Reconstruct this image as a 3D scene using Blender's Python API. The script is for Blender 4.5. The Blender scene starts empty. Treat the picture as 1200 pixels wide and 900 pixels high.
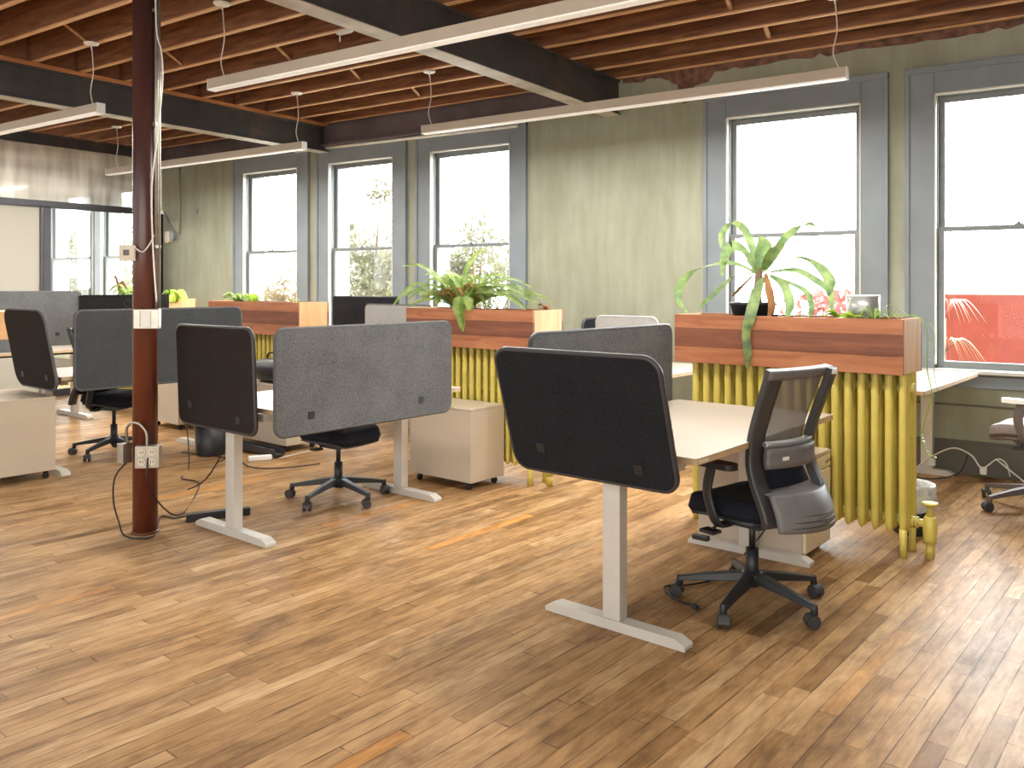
import bpy, bmesh, math, random
from mathutils import Vector, Matrix
PI = math.pi
random.seed(7)
C = bpy.context.scene.collection
def rad(d): return math.radians(d)
FA = rad(-5.5)                       # the desks and radiators stand 5.5 degrees off the wall
def W(u, v, z=0.0):
    return Vector((u*math.cos(FA)-v*math.sin(FA), u*math.sin(FA)+v*math.cos(FA), z))

# ------------------------------------------------------------------ materials
def s2l(c):
    return tuple(((x/12.92) if x <= 0.04045 else ((x+0.055)/1.055)**2.4) for x in c)
def rgb(r, g, b): return s2l((r/255, g/255, b/255)) + (1,)
class NT:
    def __init__(s, m):
        m.use_nodes = True; s.t = m.node_tree; s.n = s.t.nodes; s.l = s.t.links
        for x in list(s.n): s.n.remove(x)
    def new(s, typ, **kw):
        nd = s.n.new(typ)
        for k, v in kw.items(): setattr(nd, k, v)
        return nd
    def set(s, nd, i, v):
        if isinstance(v, bpy.types.NodeSocket): s.l.new(v, nd.inputs[i])
        else: nd.inputs[i].default_value = v
    def math(s, op, a, b=None, c=None):
        nd = s.new('ShaderNodeMath', operation=op)
        for i, v in enumerate((a, b, c)):
            if v is not None: s.set(nd, i, v)
        return nd.outputs[0]
    def mix(s, f, a, b, mode='MIX'):
        nd = s.new('ShaderNodeMix', data_type='RGBA', blend_type=mode)
        s.set(nd, 0, f); s.set(nd, 6, a); s.set(nd, 7, b)
        return nd.outputs[2]
    def noise(s, vec, scale, detail=3, rough=.55, dist=0):
        nd = s.new('ShaderNodeTexNoise')
        if vec is not None: s.set(nd, 'Vector', vec)
        s.set(nd, 'Scale', scale); s.set(nd, 'Detail', detail); s.set(nd, 'Roughness', rough); s.set(nd, 'Distortion', dist)
        return nd.outputs['Fac']
    def ramp(s, f, stops):
        nd = s.new('ShaderNodeValToRGB'); s.set(nd, 0, f)
        e = nd.color_ramp.elements
        while len(e) < len(stops): e.new(.5)
        for q, (p, c) in zip(e, stops): q.position = p; q.color = c
        return nd.outputs[0]
    def coords(s, scale=(1, 1, 1), rot=(0, 0, 0), kind='Object'):
        t = s.new('ShaderNodeTexCoord'); m = s.new('ShaderNodeMapping')
        s.l.new(t.outputs[kind], m.inputs[0]); m.inputs['Scale'].default_value = scale; m.inputs['Rotation'].default_value = rot
        return m.outputs[0]
    def out(s, sh):
        o = s.new('ShaderNodeOutputMaterial'); s.l.new(sh, o.inputs[0])
    def bsdf(s, col, rough=.5, metal=0, bump=None, bstr=.2, bdist=.01, spec=.5, **kw):
        b = s.new('ShaderNodeBsdfPrincipled')
        s.set(b, 'Base Color', col); s.set(b, 'Roughness', rough); s.set(b, 'Metallic', metal); s.set(b, 'Specular IOR Level', spec)
        for k, v in kw.items(): s.set(b, k, v)
        if bump is not None:
            n = s.new('ShaderNodeBump'); s.set(n, 'Height', bump); s.set(n, 'Strength', bstr); s.set(n, 'Distance', bdist)
            s.l.new(n.outputs[0], b.inputs['Normal'])
        return b.outputs[0]
M = {}
def simple(name, c, rough=.5, metal=0, var=.12, scale=8, bump=.0, spec=.5, c2=None, sc3=None, detail=3):
    m = bpy.data.materials.new(name); t = NT(m)
    v = t.coords(sc3 or (1, 1, 1))
    n = t.noise(v, scale, detail)
    a = tuple(x*(1-var) for x in c[:3])+(1,); b = c2 or tuple(min(1, x*(1+var)) for x in c[:3])+(1,)
    col = t.ramp(n, [(.3, a), (.7, b)])
    bm = t.noise(v, scale*6, 2) if bump else None
    t.out(t.bsdf(col, rough, metal, bm, bump, .003, spec)); M[name] = m; return m
simple('white_metal', rgb(205, 200, 190), .35, .1, .04)
simple('chrome', rgb(190, 190, 190), .2, 1, .05)
simple('black_plastic', rgb(34, 35, 38), .45, 0, .12, 20)
simple('dark_plastic', rgb(58, 57, 58), .42, 0, .12, 12)
simple('grey_plastic', rgb(104, 101, 100), .45, 0, .1, 12)
simple('seat_fabric', rgb(27, 29, 38), .85, 0, .2, 60, .3, .25)
simple('taupe_fabric', rgb(112, 98, 92), .7, 0, .1, 40, .2)
simple('taupe_plastic', rgb(92, 82, 80), .45, 0, .1, 20)
simple('black_cable', rgb(20, 20, 22), .5, 0, .1)
simple('white_cable', rgb(215, 208, 198), .5, 0, .05)
simple('laminate', rgb(188, 174, 154), .38, 0, .04, 4)
simple('laminate_edge', rgb(222, 205, 172), .45, 0, .06, 10, sc3=(1, 1, 12))
simple('desk_top', rgb(188, 177, 162), .33, 0, .03, 4, spec=.5)
simple('desk_edge', rgb(190, 160, 122), .5, 0, .12, 14)
simple('yellow_paint', rgb(196, 180, 84), .38, 0, .10, 5, .06, c2=rgb(210, 190, 96))
simple('ivory', rgb(214, 203, 182), .5, 0, .05)
simple('light_plastic', rgb(228, 226, 220), .45, 0, .04)
simple('liner', rgb(196, 198, 198), .3, 0, .25, 30, .5)
simple('soil', rgb(52, 40, 30), .95, 0, .4, 60, .8)
simple('dead_leaf', rgb(150, 104, 62), .8, 0, .3, 20)
simple('orange_plastic', rgb(186, 142, 96), .6, 0, .1, 12)
simple('galvanised', rgb(178, 172, 160), .38, .8, .1, 20)
simple('casing_paint', rgb(124, 132, 138), .5, 0, .1, 3, .05)  # grey lightened and blued, window glare put into the colour
simple('sash_paint', rgb(118, 122, 122), .45, 0, .1, 3)
simple('stop_paint', rgb(205, 204, 196), .5, 0, .05, 3)
simple('partition_steel', rgb(62, 60, 62), .4, .2, .1, 5)
simple('baseboard_paint', rgb(98, 94, 86), .5, 0, .08, 3)
simple('fixture_grey', rgb(188, 176, 160), .4, .0, .04)
simple('red_paint', rgb(150, 66, 54), .8, 0, .12, 3)
simple('render_white', rgb(225, 225, 218), .9, 0, .05, 2)
simple('asphalt', rgb(190, 188, 180), .9, 0, .1, 1)
simple('silver_pot', rgb(165, 165, 162), .35, .6, .05)
simple('dark_screen', rgb(28, 30, 34), .2, 0, .05)

def leafmat(name, a, b, trans=.35, scale=9):
    m = bpy.data.materials.new(name); t = NT(m)
    n = t.noise(t.coords(), scale, 2); col = t.ramp(n, [(.35, a), (.65, b)])
    p = t.bsdf(col, .45)
    tr = t.new('ShaderNodeBsdfTranslucent'); t.set(tr, 'Color', col)
    mx = t.new('ShaderNodeMixShader'); t.set(mx, 0, trans); t.l.new(p, mx.inputs[1]); t.l.new(tr.outputs[0], mx.inputs[2])
    t.out(mx.outputs[0]); M[name] = m
leafmat('leaf_dracaena', rgb(98, 124, 84), rgb(150, 170, 104), .4, 14)
leafmat('leaf_fern', rgb(122, 152, 70), rgb(178, 198, 112), .45, 12)
leafmat('leaf_bright', rgb(140, 176, 50), rgb(190, 208, 90), .4)
leafmat('leaf_tree', rgb(88, 88, 66), rgb(122, 118, 88), .3, 1.5)
leafmat('leaf_tree_orange', rgb(104, 86, 58), rgb(138, 120, 84), .35, 2)
leafmat('leaf_red', rgb(140, 64, 56), rgb(150, 90, 80), .4)
simple('bark', rgb(120, 98, 76), .9, 0, .2, 12)

def felt(name, a, b):
    m = bpy.data.materials.new(name); t = NT(m); v = t.coords()
    n1 = t.noise(v, 110, 4, .7); n2 = t.noise(v, 4, 2)
    col = t.ramp(n1, [(.32, a), (.68, b)])
    col = t.mix(.25, col, t.ramp(n2, [(.3, a), (.7, b)]))
    t.out(t.bsdf(col, .95, 0, n1, .5, .003, .15)); M[name] = m
felt('felt_grey', rgb(66, 66, 67), rgb(116, 115, 114))
felt('felt_dark', rgb(24, 25, 29), rgb(42, 42, 46))
felt('felt_light', rgb(150, 150, 150), rgb(188, 188, 188))
felt('felt_brown', rgb(38, 32, 29), rgb(52, 46, 42))
felt('felt_mid', rgb(56, 58, 60), rgb(78, 80, 82))

def mesh_fabric():
    m = bpy.data.materials.new('mesh_fabric'); t = NT(m)
    p = t.bsdf(rgb(120, 118, 117), .6); tr = t.new('ShaderNodeBsdfTransparent'); mx = t.new('ShaderNodeMixShader')
    v = t.coords((260, 260, 260)); s = t.new('ShaderNodeSeparateXYZ'); t.l.new(v, s.inputs[0])
    a = t.math('GREATER_THAN', t.math('FRACT', s.outputs[1]), .42); b = t.math('GREATER_THAN', t.math('FRACT', s.outputs[2]), .42)
    f = t.math('SUBTRACT', 1.0, t.math('MULTIPLY', t.math('MULTIPLY', a, b), .34))
    t.l.new(f, mx.inputs[0]); t.l.new(tr.outputs[0], mx.inputs[1]); t.l.new(p, mx.inputs[2]); t.out(mx.outputs[0]); M['mesh_fabric'] = m
mesh_fabric()

def glassmat(name, tint, refl, frost=0.0):
    m = bpy.data.materials.new(name); t = NT(m)
    tr = t.new('ShaderNodeBsdfTransparent'); t.set(tr, 0, tint)
    g = t.new('ShaderNodeBsdfGlossy'); t.set(g, 'Color', (1, 1, 1, 1)); t.set(g, 'Roughness', .03)
    lw = t.new('ShaderNodeFresnel'); t.set(lw, 0, 1.45)
    f = t.math('MULTIPLY', lw.outputs[0], refl)
    mx = t.new('ShaderNodeMixShader'); t.l.new(f, mx.inputs[0]); t.l.new(tr.outputs[0], mx.inputs[1]); t.l.new(g.outputs[0], mx.inputs[2])
    o = mx.outputs[0]
    if frost:
        d = t.new('ShaderNodeBsdfDiffuse'); t.set(d, 'Color', rgb(176, 172, 162)); tl = t.new('ShaderNodeBsdfTranslucent'); t.set(tl, 'Color', rgb(186, 183, 174))
        m2 = t.new('ShaderNodeMixShader'); t.set(m2, 0, .55); t.l.new(d.outputs[0], m2.inputs[1]); t.l.new(tl.outputs[0], m2.inputs[2])
        m3 = t.new('ShaderNodeMixShader'); t.set(m3, 0, frost); t.l.new(o, m3.inputs[1]); t.l.new(m2.outputs[0], m3.inputs[2]); o = m3.outputs[0]
    t.out(o); M[name] = m
glassmat('window_glass', (.97, .98, .98, 1), .25)
glassmat('partition_glass', (.93, .95, .94, 1), 1.0)
def reflection_streaks():  # upper pane: streaks of reflected light painted as bands in its colour
    m = bpy.data.materials.new('reflection_streak_glass'); t = NT(m)
    n1 = t.noise(t.coords((1, 1.6, .3)), 1.6, 3, .5); n2 = t.noise(t.coords((1, .4, 2.5)), 1.5, 2, .5)
    col = t.ramp(t.math('ADD', t.math('MULTIPLY', n1, .75), t.math('MULTIPLY', n2, .25)), [(.34, rgb(140, 132, 124)), (.48, rgb(200, 196, 186)), (.64, rgb(244, 242, 236))])
    d = t.new('ShaderNodeBsdfDiffuse'); t.set(d, 'Color', col); tl = t.new('ShaderNodeBsdfTranslucent'); t.set(tl, 'Color', col)
    a = t.new('ShaderNodeMixShader'); t.set(a, 0, .6); t.l.new(d.outputs[0], a.inputs[1]); t.l.new(tl.outputs[0], a.inputs[2])
    tr = t.new('ShaderNodeBsdfTransparent'); b = t.new('ShaderNodeMixShader'); t.set(b, 0, .72); t.l.new(tr.outputs[0], b.inputs[1]); t.l.new(a.outputs[0], b.inputs[2])
    g = t.new('ShaderNodeBsdfGlossy'); t.set(g, 'Roughness', .08); fr = t.new('ShaderNodeFresnel'); t.set(fr, 0, 1.5)
    c = t.new('ShaderNodeMixShader'); t.l.new(t.math('MULTIPLY', fr.outputs[0], .6), c.inputs[0]); t.l.new(b.outputs[0], c.inputs[1]); t.l.new(g.outputs[0], c.inputs[2]); t.out(c.outputs[0]); M['reflection_streak_glass'] = m
reflection_streaks()
glassmat('frosted_glass', (.9, .9, .9, 1), .3, .92)

def floor_mat():
    m = bpy.data.materials.new('hardwood'); t = NT(m)
    v = t.coords(rot=(0, 0, FLOOR_ROT)); s = t.new('ShaderNodeSeparateXYZ'); t.l.new(v, s.inputs[0])
    X, Y = s.outputs[0], s.outputs[1]
    PW, PL = .070, .95
    row = t.math('DIVIDE', X, PW); ri = t.math('FLOOR', row)
    wn = t.new('ShaderNodeTexWhiteNoise', noise_dimensions='1D'); t.l.new(ri, wn.inputs['W'])
    yy = t.math('ADD', t.math('DIVIDE', Y, PL), t.math('MULTIPLY', wn.outputs[0], 7.3)); yi = t.math('FLOOR', yy)
    cb = t.new('ShaderNodeCombineXYZ'); t.l.new(ri, cb.inputs[0]); t.l.new(yi, cb.inputs[1])
    w2 = t.new('ShaderNodeTexWhiteNoise', noise_dimensions='2D'); t.l.new(cb.outputs[0], w2.inputs[0])
    base = t.ramp(w2.outputs[0], [(0, rgb(142, 108, 70)), (.06, rgb(162, 127, 86)), (.2, rgb(176, 140, 97)), (.55, rgb(186, 149, 105)), (.85, rgb(194, 159, 115)), (.975, rgb(200, 168, 126)), (1, rgb(200, 144, 78))])
    # grain
    off = t.new('ShaderNodeVectorMath', operation='MULTIPLY_ADD'); t.l.new(w2.outputs[1], off.inputs[0]); off.inputs[1].default_value = (9, 9, 9)
    gv = t.new('ShaderNodeVectorMath', operation='MULTIPLY'); t.l.new(v, gv.inputs[0]); gv.inputs[1].default_value = (22, 1.6, 1); t.l.new(gv.outputs[0], off.inputs[2])
    g1 = t.noise(off.outputs[0], 1.6, 5, .65, 1.2)
    gf = t.ramp(g1, [(.30, (.62, .57, .52, 1)), (.5, (.96, .95, .94, 1)), (.7, (1.08, 1.07, 1.05, 1))])
    col = t.mix(.75, base, gf, 'MULTIPLY')
    wv = t.new('ShaderNodeTexWave', wave_type='RINGS'); t.l.new(off.outputs[0], wv.inputs[0]); t.set(wv, 'Scale', 1.1); t.set(wv, 'Distortion', 6.0); t.set(wv, 'Detail', 3.0)
    col = t.mix(.16, col, t.ramp(wv.outputs['Fac'], [(.2, (.6, .55, .5, 1)), (.6, (1, 1, 1, 1))]), 'MULTIPLY')
    # worn dark stains running with the boards
    sv = t.new('ShaderNodeVectorMath', operation='MULTIPLY'); t.l.new(v, sv.inputs[0]); sv.inputs[1].default_value = (1.9, .55, 1)
    st = t.noise(sv.outputs[0], 2.2, 6, .7, .6)
    sv2 = t.new('ShaderNodeVectorMath', operation='MULTIPLY'); t.l.new(v, sv2.inputs[0]); sv2.inputs[1].default_value = (7, 1.7, 1)
    st2 = t.noise(sv2.outputs[0], 3.0, 5, .7, .4)
    stain = t.math('MULTIPLY', st, t.math('ADD', .45, t.math('MULTIPLY', st2, 1.1)))
    col = t.mix(.95, col, t.ramp(stain, [(.33, (1, 1, 1, 1)), (.47, (.84, .79, .74, 1)), (.60, (.60, .55, .51, 1)), (.74, (.42, .38, .37, 1))]), 'MULTIPLY')
    fr = t.math('FRACT', row); ex = t.math('MINIMUM', fr, t.math('SUBTRACT', 1.0, fr))
    fy = t.math('FRACT', yy); ey = t.math('MULTIPLY', t.math('MINIMUM', fy, t.math('SUBTRACT', 1.0, fy)), PL/PW)
    e = t.math('MINIMUM', ex, ey)
    w3 = t.noise(sv2.outputs[0], 2.0, 2)
    gap = t.math('LESS_THAN', e, t.math('MULTIPLY', t.math('POWER', w3, 3), .2))
    col = t.mix(t.math('MULTIPLY', gap, .7), col, rgb(70, 50, 34))
    rg = t.math('ADD', .30, t.math('MULTIPLY', st2, .26))
    bump = t.math('ADD', t.math('MULTIPLY', t.math('MINIMUM', e, .06), 6), t.math('ADD', t.math('MULTIPLY', g1, .3), t.math('MULTIPLY', w2.outputs[0], .5)))
    t.out(t.bsdf(col, rg, 0, bump, .28, .004, .08)); M['hardwood'] = m
FLOOR_ROT = rad(5.5)
floor_mat()

def wood(name, a, b, c, axis='x', rough=.5, sc=1.0, bands=0.0):
    m = bpy.data.materials.new(name); t = NT(m)
    sc3 = {'x': (1.2, 12, 12), 'y': (12, 1.2, 12), 'z': (12, 12, 1.2)}[axis]
    v = t.coords(tuple(q*sc for q in sc3))
    n = t.noise(v, 1.5, 5, .6, 1.0); col = t.ramp(n, [(.3, a), (.5, b), (.72, c)])
    if bands:
        s = t.new('ShaderNodeSeparateXYZ'); t.l.new(t.coords(), s.inputs[0])
        i = t.math('FLOOR', t.math('DIVIDE', s.outputs[2], bands)); wn = t.new('ShaderNodeTexWhiteNoise', noise_dimensions='1D'); t.l.new(t.math('ADD', i, .37), wn.inputs['W'])
        col = t.mix(.7, col, t.ramp(wn.outputs[0], [(0, (.62, .55, .5, 1)), (1, (1.1, 1.05, 1, 1))]), 'MULTIPLY')
    t.out(t.bsdf(col, rough, 0, n, .15, .004, .35)); M[name] = m
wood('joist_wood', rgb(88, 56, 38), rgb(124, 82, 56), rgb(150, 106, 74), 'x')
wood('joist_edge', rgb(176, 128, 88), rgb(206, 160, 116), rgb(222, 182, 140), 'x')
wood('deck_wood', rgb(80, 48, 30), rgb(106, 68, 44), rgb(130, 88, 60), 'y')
wood('plate_wood', rgb(150, 92, 52), rgb(176, 116, 70), rgb(196, 136, 88), 'y')
wood('cedar', rgb(138, 84, 56), rgb(160, 102, 68), rgb(174, 117, 80), 'x', .45, 1.0)
wood('cedar_dark', rgb(96, 56, 40), rgb(116, 70, 50), rgb(130, 82, 60), 'x', .45, 1.0)
wood('cedar_end', rgb(206, 158, 108), rgb(222, 178, 128), rgb(232, 194, 148), 'z', .5, .6)

def plaster():
    m = bpy.data.materials.new('sage_plaster'); t = NT(m); v = t.coords()
    n = t.noise(v, .8, 5, .6, .5); n2 = t.noise(t.coords((3, 3, .5)), 2.2, 4, .6)
    col = t.ramp(n, [(.3, rgb(136, 137, 116)), (.5, rgb(150, 151, 130)), (.7, rgb(162, 165, 148))])
    col = t.mix(.35, col, t.ramp(n2, [(.35, rgb(130, 130, 112)), (.65, rgb(166, 168, 152))]))
    b = t.noise(v, 14, 5, .6)
    t.out(t.bsdf(col, .6, 0, b, .25, .006, .3)); M['sage_plaster'] = m
plaster()
simple('brick_rubble', rgb(112, 80, 66), .95, 0, .45, 14, 1.0)
def steel():
    m = bpy.data.materials.new('beam_steel'); t = NT(m); v = t.coords()
    n = t.noise(v, 2.5, 5, .65); col = t.ramp(n, [(.3, rgb(50, 50, 52)), (.6, rgb(70, 66, 64)), (.78, rgb(104, 78, 58))])
    t.out(t.bsdf(col, .5, .15, n, .2, .004)); M['beam_steel'] = m
    m = bpy.data.materials.new('flange_paint'); t = NT(m); n = t.noise(t.coords(), 5, 4)
    t.out(t.bsdf(t.ramp(n, [(.3, rgb(158, 148, 134)), (.7, rgb(196, 188, 176))]), .5)); M['flange_paint'] = m
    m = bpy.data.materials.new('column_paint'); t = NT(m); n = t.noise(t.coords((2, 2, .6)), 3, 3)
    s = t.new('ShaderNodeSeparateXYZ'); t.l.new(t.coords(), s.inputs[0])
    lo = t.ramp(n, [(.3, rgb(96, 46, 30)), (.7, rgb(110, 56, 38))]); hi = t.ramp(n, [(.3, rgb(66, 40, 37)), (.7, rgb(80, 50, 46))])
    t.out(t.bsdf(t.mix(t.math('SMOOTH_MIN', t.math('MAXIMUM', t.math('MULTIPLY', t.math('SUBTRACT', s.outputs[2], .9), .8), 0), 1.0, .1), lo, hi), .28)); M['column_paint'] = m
steel()
simple('lintel', rgb(84, 64, 60), .7, 0, .25, 2, c2=rgb(104, 92, 96))
def emit(name, c, s):
    m = bpy.data.materials.new(name); t = NT(m); e = t.new('ShaderNodeEmission'); t.set(e, 0, c); t.set(e, 1, s)
    p = t.bsdf(rgb(240, 238, 230), .5); a = t.new('ShaderNodeAddShader'); t.l.new(e.outputs[0], a.inputs[0]); t.l.new(p, a.inputs[1]); t.out(a.outputs[0]); M[name] = m
emit('diffuser', (1, .96, .9, 1), .15)

# ------------------------------------------------------------------ mesh helper
class MB:
    def __init__(s): s.v = []; s.f = []; s.m = []; s.sm = []
    def add(s, vs, fs, mi=0, smooth=False):
        o = len(s.v); s.v += [tuple(v) for v in vs]
        for f in fs: s.f.append(tuple(o+i for i in f)); s.m.append(mi); s.sm.append(smooth)
        return s
    def box(s, x0, x1, y0, y1, z0, z1, mi=0, mat=None):
        vs = [Vector(p) for p in ((x0, y0, z0), (x1, y0, z0), (x1, y1, z0), (x0, y1, z0), (x0, y0, z1), (x1, y0, z1), (x1, y1, z1), (x0, y1, z1))]
        if mat: vs = [mat @ v for v in vs]
        return s.add(vs, [(0, 3, 2, 1), (4, 5, 6, 7), (0, 1, 5, 4), (1, 2, 6, 5), (2, 3, 7, 6), (3, 0, 4, 7)], mi)
    def prism(s, pts, fn, d0, d1, mi=0, mic=None):
        # pts 2D polygon; fn(a,b,d)->3D
        n = len(pts); vs = [fn(a, b, d0) for a, b in pts]+[fn(a, b, d1) for a, b in pts]
        s.add(vs, [tuple(range(n-1, -1, -1)), tuple(range(n, 2*n))], mi if mic is None else mic)
        return s.add(vs, [(i, (i+1) % n, n+(i+1) % n, n+i) for i in range(n)], mi)
    def tube(s, pts, r, n=8, mi=0, caps=True, flat=1.0):
        pts = [Vector(p) for p in pts]; rs = r if isinstance(r, (list, tuple)) else [r]*len(pts)
        up = Vector((0, 0, 1)); vs = []; prev = None
        for i, p in enumerate(pts):
            d = (pts[min(i+1, len(pts)-1)]-pts[max(i-1, 0)]).normalized()
            if prev is None:
                a = d.cross(up)
                if a.length < 1e-3: a = d.cross(Vector((0, 1, 0)))
            else: a = prev-d*prev.dot(d)
            a.normalize(); b = d.cross(a).normalized(); prev = a
            for k in range(n):
                t = 2*PI*k/n; vs.append(p+a*math.cos(t)*rs[i]+b*math.sin(t)*rs[i]*flat)
        fs = [(i*n+k, i*n+(k+1) % n, (i+1)*n+(k+1) % n, (i+1)*n+k) for i in range(len(pts)-1) for k in range(n)]
        s.add(vs, fs, mi, True)
        if caps: o = len(s.v)-len(vs); s.f += [tuple(o+k for k in range(n-1, -1, -1)), tuple(o+len(vs)-n+k for k in range(n))]; s.m += [mi, mi]; s.sm += [False, False]
        return s
    def cyl(s, c, r, z0, z1, n=20, r2=None, mi=0):
        return s.tube([(c[0], c[1], z0), (c[0], c[1], z1)], [r, r if r2 is None else r2], n, mi)
    def lathe(s, prof, c=(0, 0), n=24, mi=0):
        vs = []
        for r, z in prof:
            for k in range(n): t = 2*PI*k/n; vs.append((c[0]+r*math.cos(t), c[1]+r*math.sin(t), z))
        fs = [(i*n+k, i*n+(k+1) % n, (i+1)*n+(k+1) % n, (i+1)*n+k) for i in range(len(prof)-1) for k in range(n)]
        return s.add(vs, fs, mi, True)
    def grid(s, fn, nu, nv, mi=0, th=None):
        # fn(u,v)->Vector for u,v in 0..1 ; th: thickness along the normal
        P = [[Vector(fn(i/nu, j/nv)) for j in range(nv+1)] for i in range(nu+1)]
        idx = lambda i, j: i*(nv+1)+j
        vs = [P[i][j] for i in range(nu+1) for j in range(nv+1)]
        fs = [(idx(i, j), idx(i+1, j), idx(i+1, j+1), idx(i, j+1)) for i in range(nu) for j in range(nv)]
        if th is None: return s.add(vs, fs, mi, True)
        N = []
        for i in range(nu+1):
            for j in range(nv+1):
                a = P[min(i+1, nu)][j]-P[max(i-1, 0)][j]; b = P[i][min(j+1, nv)]-P[i][max(j-1, 0)]
                N.append(a.cross(b).normalized()*th)
        k = len(vs); vs2 = [v+n for v, n in zip(vs, N)]
        f2 = [tuple(k+q for q in reversed(f)) for f in fs]
        s.add(vs+vs2, fs+f2, mi, True)
        o = len(s.v)-2*k
        rim = [(idx(i, 0), idx(i+1, 0)) for i in range(nu)]+[(idx(nu, j), idx(nu, j+1)) for j in range(nv)]+[(idx(i+1, nv), idx(i, nv)) for i in reversed(range(nu))]+[(idx(0, j+1), idx(0, j)) for j in reversed(range(nv))]
        for a, b in rim: s.f.append((o+b, o+a, o+k+a, o+k+b)); s.m.append(mi); s.sm.append(False)
        return s
    def ribbon(s, pts, widths, side=None, mi=0, fold=0.0):
        pts = smooth_path([Vector(p) for p in pts], 5); n = len(pts); vs = []
        for i, p in enumerate(pts):
            t = i/(n-1)*(len(widths)-1); a = int(min(t, len(widths)-2)); w = widths[a]*(1-(t-a))+widths[a+1]*(t-a)
            d = (pts[min(i+1, n-1)]-pts[max(i-1, 0)]).normalized()
            sd = Vector(side) if side else d.cross(Vector((0, 0, 1)))
            sd = sd-d*sd.dot(d)
            if sd.length < 1e-3: sd = Vector((0, 1, 0))
            sd.normalize(); up = sd.cross(d)
            vs += [p-sd*w+up*fold*w, p, p+sd*w+up*fold*w]
        fs = []
        for i in range(n-1):
            for k in (0, 1): fs.append((i*3+k, i*3+k+1, i*3+3+k+1, i*3+3+k))
        return s.add(vs, fs, mi, True)
    def build(s, name, mats, parent=None, bevel=0, seg=2, loc=None, rz=0):
        me = bpy.data.meshes.new(name); me.from_pydata(s.v, [], s.f)
        for m in (mats if isinstance(mats, (list, tuple)) else [mats]): me.materials.append(M[m])
        for p, mi, sm in zip(me.polygons, s.m, s.sm): p.material_index = mi; p.use_smooth = sm
        me.update()
        o = bpy.data.objects.new(name, me); C.objects.link(o)
        if parent: o.parent = parent
        if loc is not None: o.location = loc
        if rz: o.rotation_euler = (0, 0, rz)
        if bevel:
            md = o.modifiers.new('bevel', 'BEVEL'); md.width = bevel; md.segments = seg; md.limit_method = 'ANGLE'; md.angle_limit = rad(40)
        return o
def smooth_path(pts, k=6):
    out = []
    n = len(pts)
    for i in range(n-1):
        p0 = pts[max(i-1, 0)]; p1 = pts[i]; p2 = pts[i+1]; p3 = pts[min(i+2, n-1)]
        for j in range(k):
            t = j/k; t2 = t*t; t3 = t2*t
            out.append(.5*((2*p1)+(-p0+p2)*t+(2*p0-5*p1+4*p2-p3)*t2+(-p0+3*p1-3*p2+p3)*t3))
    out.append(pts[-1]); return out
def rrect(w, h, r, n=6):
    pts = []
    for cx, cy, a in ((w/2-r, h/2-r, 0), (-w/2+r, h/2-r, 90), (-w/2+r, -h/2+r, 180), (w/2-r, -h/2+r, 270)):
        for k in range(n+1): t = rad(a+90*k/n); pts.append((cx+r*math.cos(t), cy+r*math.sin(t)))
    return pts
def empty(name, loc, rz=0):
    o = bpy.data.objects.new(name, None); C.objects.link(o); o.location = loc; o.rotation_euler = (0, 0, rz); o.empty_display_size = .1; return o
def tag(o, label=None, cat=None, group=None, kind=None):
    if label: o['label'] = label
    if cat: o['category'] = cat
    if group: o['group'] = group
    if kind: o['kind'] = kind
    return o
def thing(name, label, cat, loc=(0, 0, 0), rz=0, group=None): return tag(empty(name, loc, rz), label, cat, group)
def children(o): return [c for c in KIDS if c.parent == o]
def copy_tree(o, parent=None):
    c = o.copy(); C.objects.link(c)
    if parent: c.parent = parent
    for ch in [x for x in bpy.data.objects if x.parent == o]: copy_tree(ch, c)
    return c
def dup(o, label, loc, rz=0, group=None):
    c = copy_tree(o); c.location = loc; c.rotation_euler = (0, 0, rz); c['label'] = label
    if group: c['group'] = group
    return c

# ================================================================== THE ROOM
YW = 7.74
XL, XR = -17.2, 4.6
ZC = 3.61
# window glass openings on the wall plane: left edge, right edge
WIN = [(-15.1, -14.1), (-13.42, -12.4), (-9.80, -8.82), (-8.10, -7.12), (-6.40, -5.39), (-2.80, -1.735), (-1.035, .02)]
ZG0, ZG1, ZRAIL = .90, 3.03, 2.0
o = MB().box(XL, XR+.2, -4, 8.2, -.05, 0).build('floor', 'hardwood'); tag(o, kind='structure')
# window wall with openings
mb = MB(); x = XL
for a, b in WIN:
    a -= .07; b += .07
    mb.box(x, a, YW, YW+.35, 0, ZC); mb.box(a, b, YW, YW+.35, 0, ZG0-.07); mb.box(a, b, YW, YW+.35, ZG1+.07, ZC); x = b
mb.box(x, XR, YW, YW+.35, 0, ZC)
mb.box(XL, XR, YW+.02, YW+.35, ZC, 3.9, 1)
tag(mb.build('wall_back', ['sage_plaster', 'joist_wood']), kind='structure')
tag(MB().box(XR, XR+.2, -1.2, 8.1, 0, 4).build('wall_right', 'sage_plaster'), kind='structure')
tag(MB().box(XL-.2, XL, -1, 8.1, 0, 4).build('wall_far_left', 'render_white'), kind='structure')
# broken plaster edge with rubble showing near the second beam
mb = MB(); rr = random.Random(3)
pts = []
x = -3.95
while x < 2:
    d = .02+.03*rr.random(); pts.append((x, ZC-.0-d*1.6)); x += .05+.1*rr.random()
poly = [(2, ZC+.01), (-3.95, ZC+.01)]+pts
mb.prism(poly, lambda a, b, d: (a, YW-d, b), 0, .012)
mb2 = [(-3.45, ZC), (-3.44, ZC-.10), (-3.36, ZC-.14), (-3.33, ZC-.24), (-3.30, ZC-.33), (-3.20, ZC-.30), (-3.19, ZC-.17), (-3.05, ZC-.15), (-2.98, ZC-.06), (-2.9, ZC)]
mb.prism(mb2, lambda a, b, d: (a, YW-d, b), 0, .014)
tag(mb.build('trim_1', 'brick_rubble'), kind='structure')
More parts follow.
